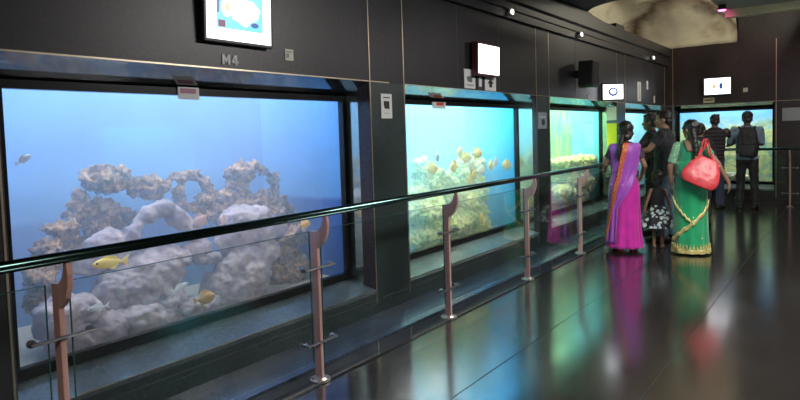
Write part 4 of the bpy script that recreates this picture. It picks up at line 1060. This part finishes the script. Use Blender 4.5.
# man with the backpack
P = person('man in a pale blue shirt and dark trousers wearing the black backpack', (1.56, 12.66, 0), (-.06, 1), 1.745,
           {-1: ((-.29, .10, 1.14), (-.12, .30, 1.22), (.6, .6, .4), (0, 0, -1), .7), 1: ((.225, .10, 1.13), (.10, .30, 1.12), (-.5, .8, .2), (0, 0, -1), .7)}, head_yaw=.1, skinm=M_skin2, feet=((-.12, 0, 0), (.12, 0, 0)), group='men at the end wall tank')
short_hair(P, 14, 1.05); shirt(P, M_blue, .95); trousers(P, M_trous); shoes(P, M_shoe)
r = empty('backpack', P['o'].location, P['o'].rotation_euler.z); tag(r, 'black backpack on the back of the man in the pale blue shirt', 'bag')
k_ = P['S']
bm = roundbag(.37, .31, .52, .20, .16, 11); bp = rough_up(remesh(bm, .012, 2), .012, 7, 9, 3); bp.transform(Matrix.Translation((.02, -.222, 1.20))); obj('pack_body', bp, M_pack, r, smooth=True)
bm = roundbag(.28, .26, .26, .09, .07); bp = remesh(bm, .010, 2); bp.transform(Matrix.Translation((.02, -.33, 1.09))); obj('front_pocket', bp, M_pack, r, smooth=True)
for s in (-1, 1):
    bm = NB(); tube(bm, [(s*.10, -.14, 1.43), (s*.125, -.07, 1.475), (s*.13, .03, 1.47), (s*.14, .125, 1.38), (s*.15, .155, 1.24), (s*.17, .10, 1.08), (s*.15, -.15, 1.0)], .024, 12, .5); obj('shoulder_strap', remesh(bm, .010, 2), M_pack, r, smooth=True)
bm = NB(); tube(bm, [(-.03, -.17, 1.455), (-.02, -.18, 1.50), (.06, -.18, 1.50), (.07, -.17, 1.455)], .010, 10); obj('grab_handle', bm, M_pack, r, smooth=True)
bm = NB(); tube(bm, [(-.10, -.378, 1.17), (.14, -.378, 1.17)], .006, 8); obj('zipper', bm, M_dark, r)

# ------------------------------------------------------------------ light of the hall
area('ceiling_lamp', (3.6, -1.2, 3.16), (0, 0, 0), 1.2, 1.2, 130, (1, .95, .9))
area('ceiling_lamp', (3.6, 5.0, 3.16), (0, 0, 0), .8, 1.6, 250, (1, .95, .92))
area('ceiling_lamp', (3.8, 9.0, 3.16), (0, 0, 0), .8, 1.6, 60, (1, .95, .92))
area('added_vault_fill', (2.4, 11.6, 3.5), (0, D(115), 0), .5, 1.4, 62, (1, .93, .75))  # unseen area light, added to brighten the vault
L = bpy.data.lights.new('pink_spot', 'SPOT'); L.energy = 7; L.color = (1, .12, .4); L.spot_size = D(70); L.spot_blend = .8; L.shadow_soft_size = .05
o = bpy.data.objects.new('pink_spot', L); COL.objects.link(o); o.location = (1.60, 9.8, 3.05)
o.rotation_euler = (V((.7, 13.6, 2.6))-o.location).to_track_quat('-Z', 'Y').to_euler()
L = bpy.data.lights.new('added_beam_spot', 'SPOT'); L.energy = 130; L.color = (1, .92, .75); L.spot_size = D(60); L.spot_blend = .9; L.shadow_soft_size = .12  # added spot out of view, brightens the plaster ceiling beam
o = bpy.data.objects.new('added_beam_spot', L); COL.objects.link(o); o.location = (6.2, 7.6, 2.2)
o.rotation_euler = (V((2.3, 10.3, 3.2))-o.location).to_track_quat('-Z', 'Y').to_euler()
w = bpy.data.worlds.new('world'); SC.world = w; w.use_nodes = True
w.node_tree.nodes['Background'].inputs[0].default_value = (.02, .02, .025, 1); w.node_tree.nodes['Background'].inputs[1].default_value = .3

SC.view_settings.view_transform = 'Standard'
SC.view_settings.look = 'None'
SC.view_settings.exposure = .15
SC.view_settings.gamma = 1
SC.view_settings.use_curve_mapping = False
cy_ = SC.cycles
cy_.use_denoising = True
cy_.max_bounces = 10; cy_.diffuse_bounces = 3; cy_.glossy_bounces = 4; cy_.transmission_bounces = 4; cy_.volume_bounces = 4; cy_.transparent_max_bounces = 12
cy_.sample_clamp_indirect = 6
cy_.caustics_reflective = False; cy_.caustics_refractive = False
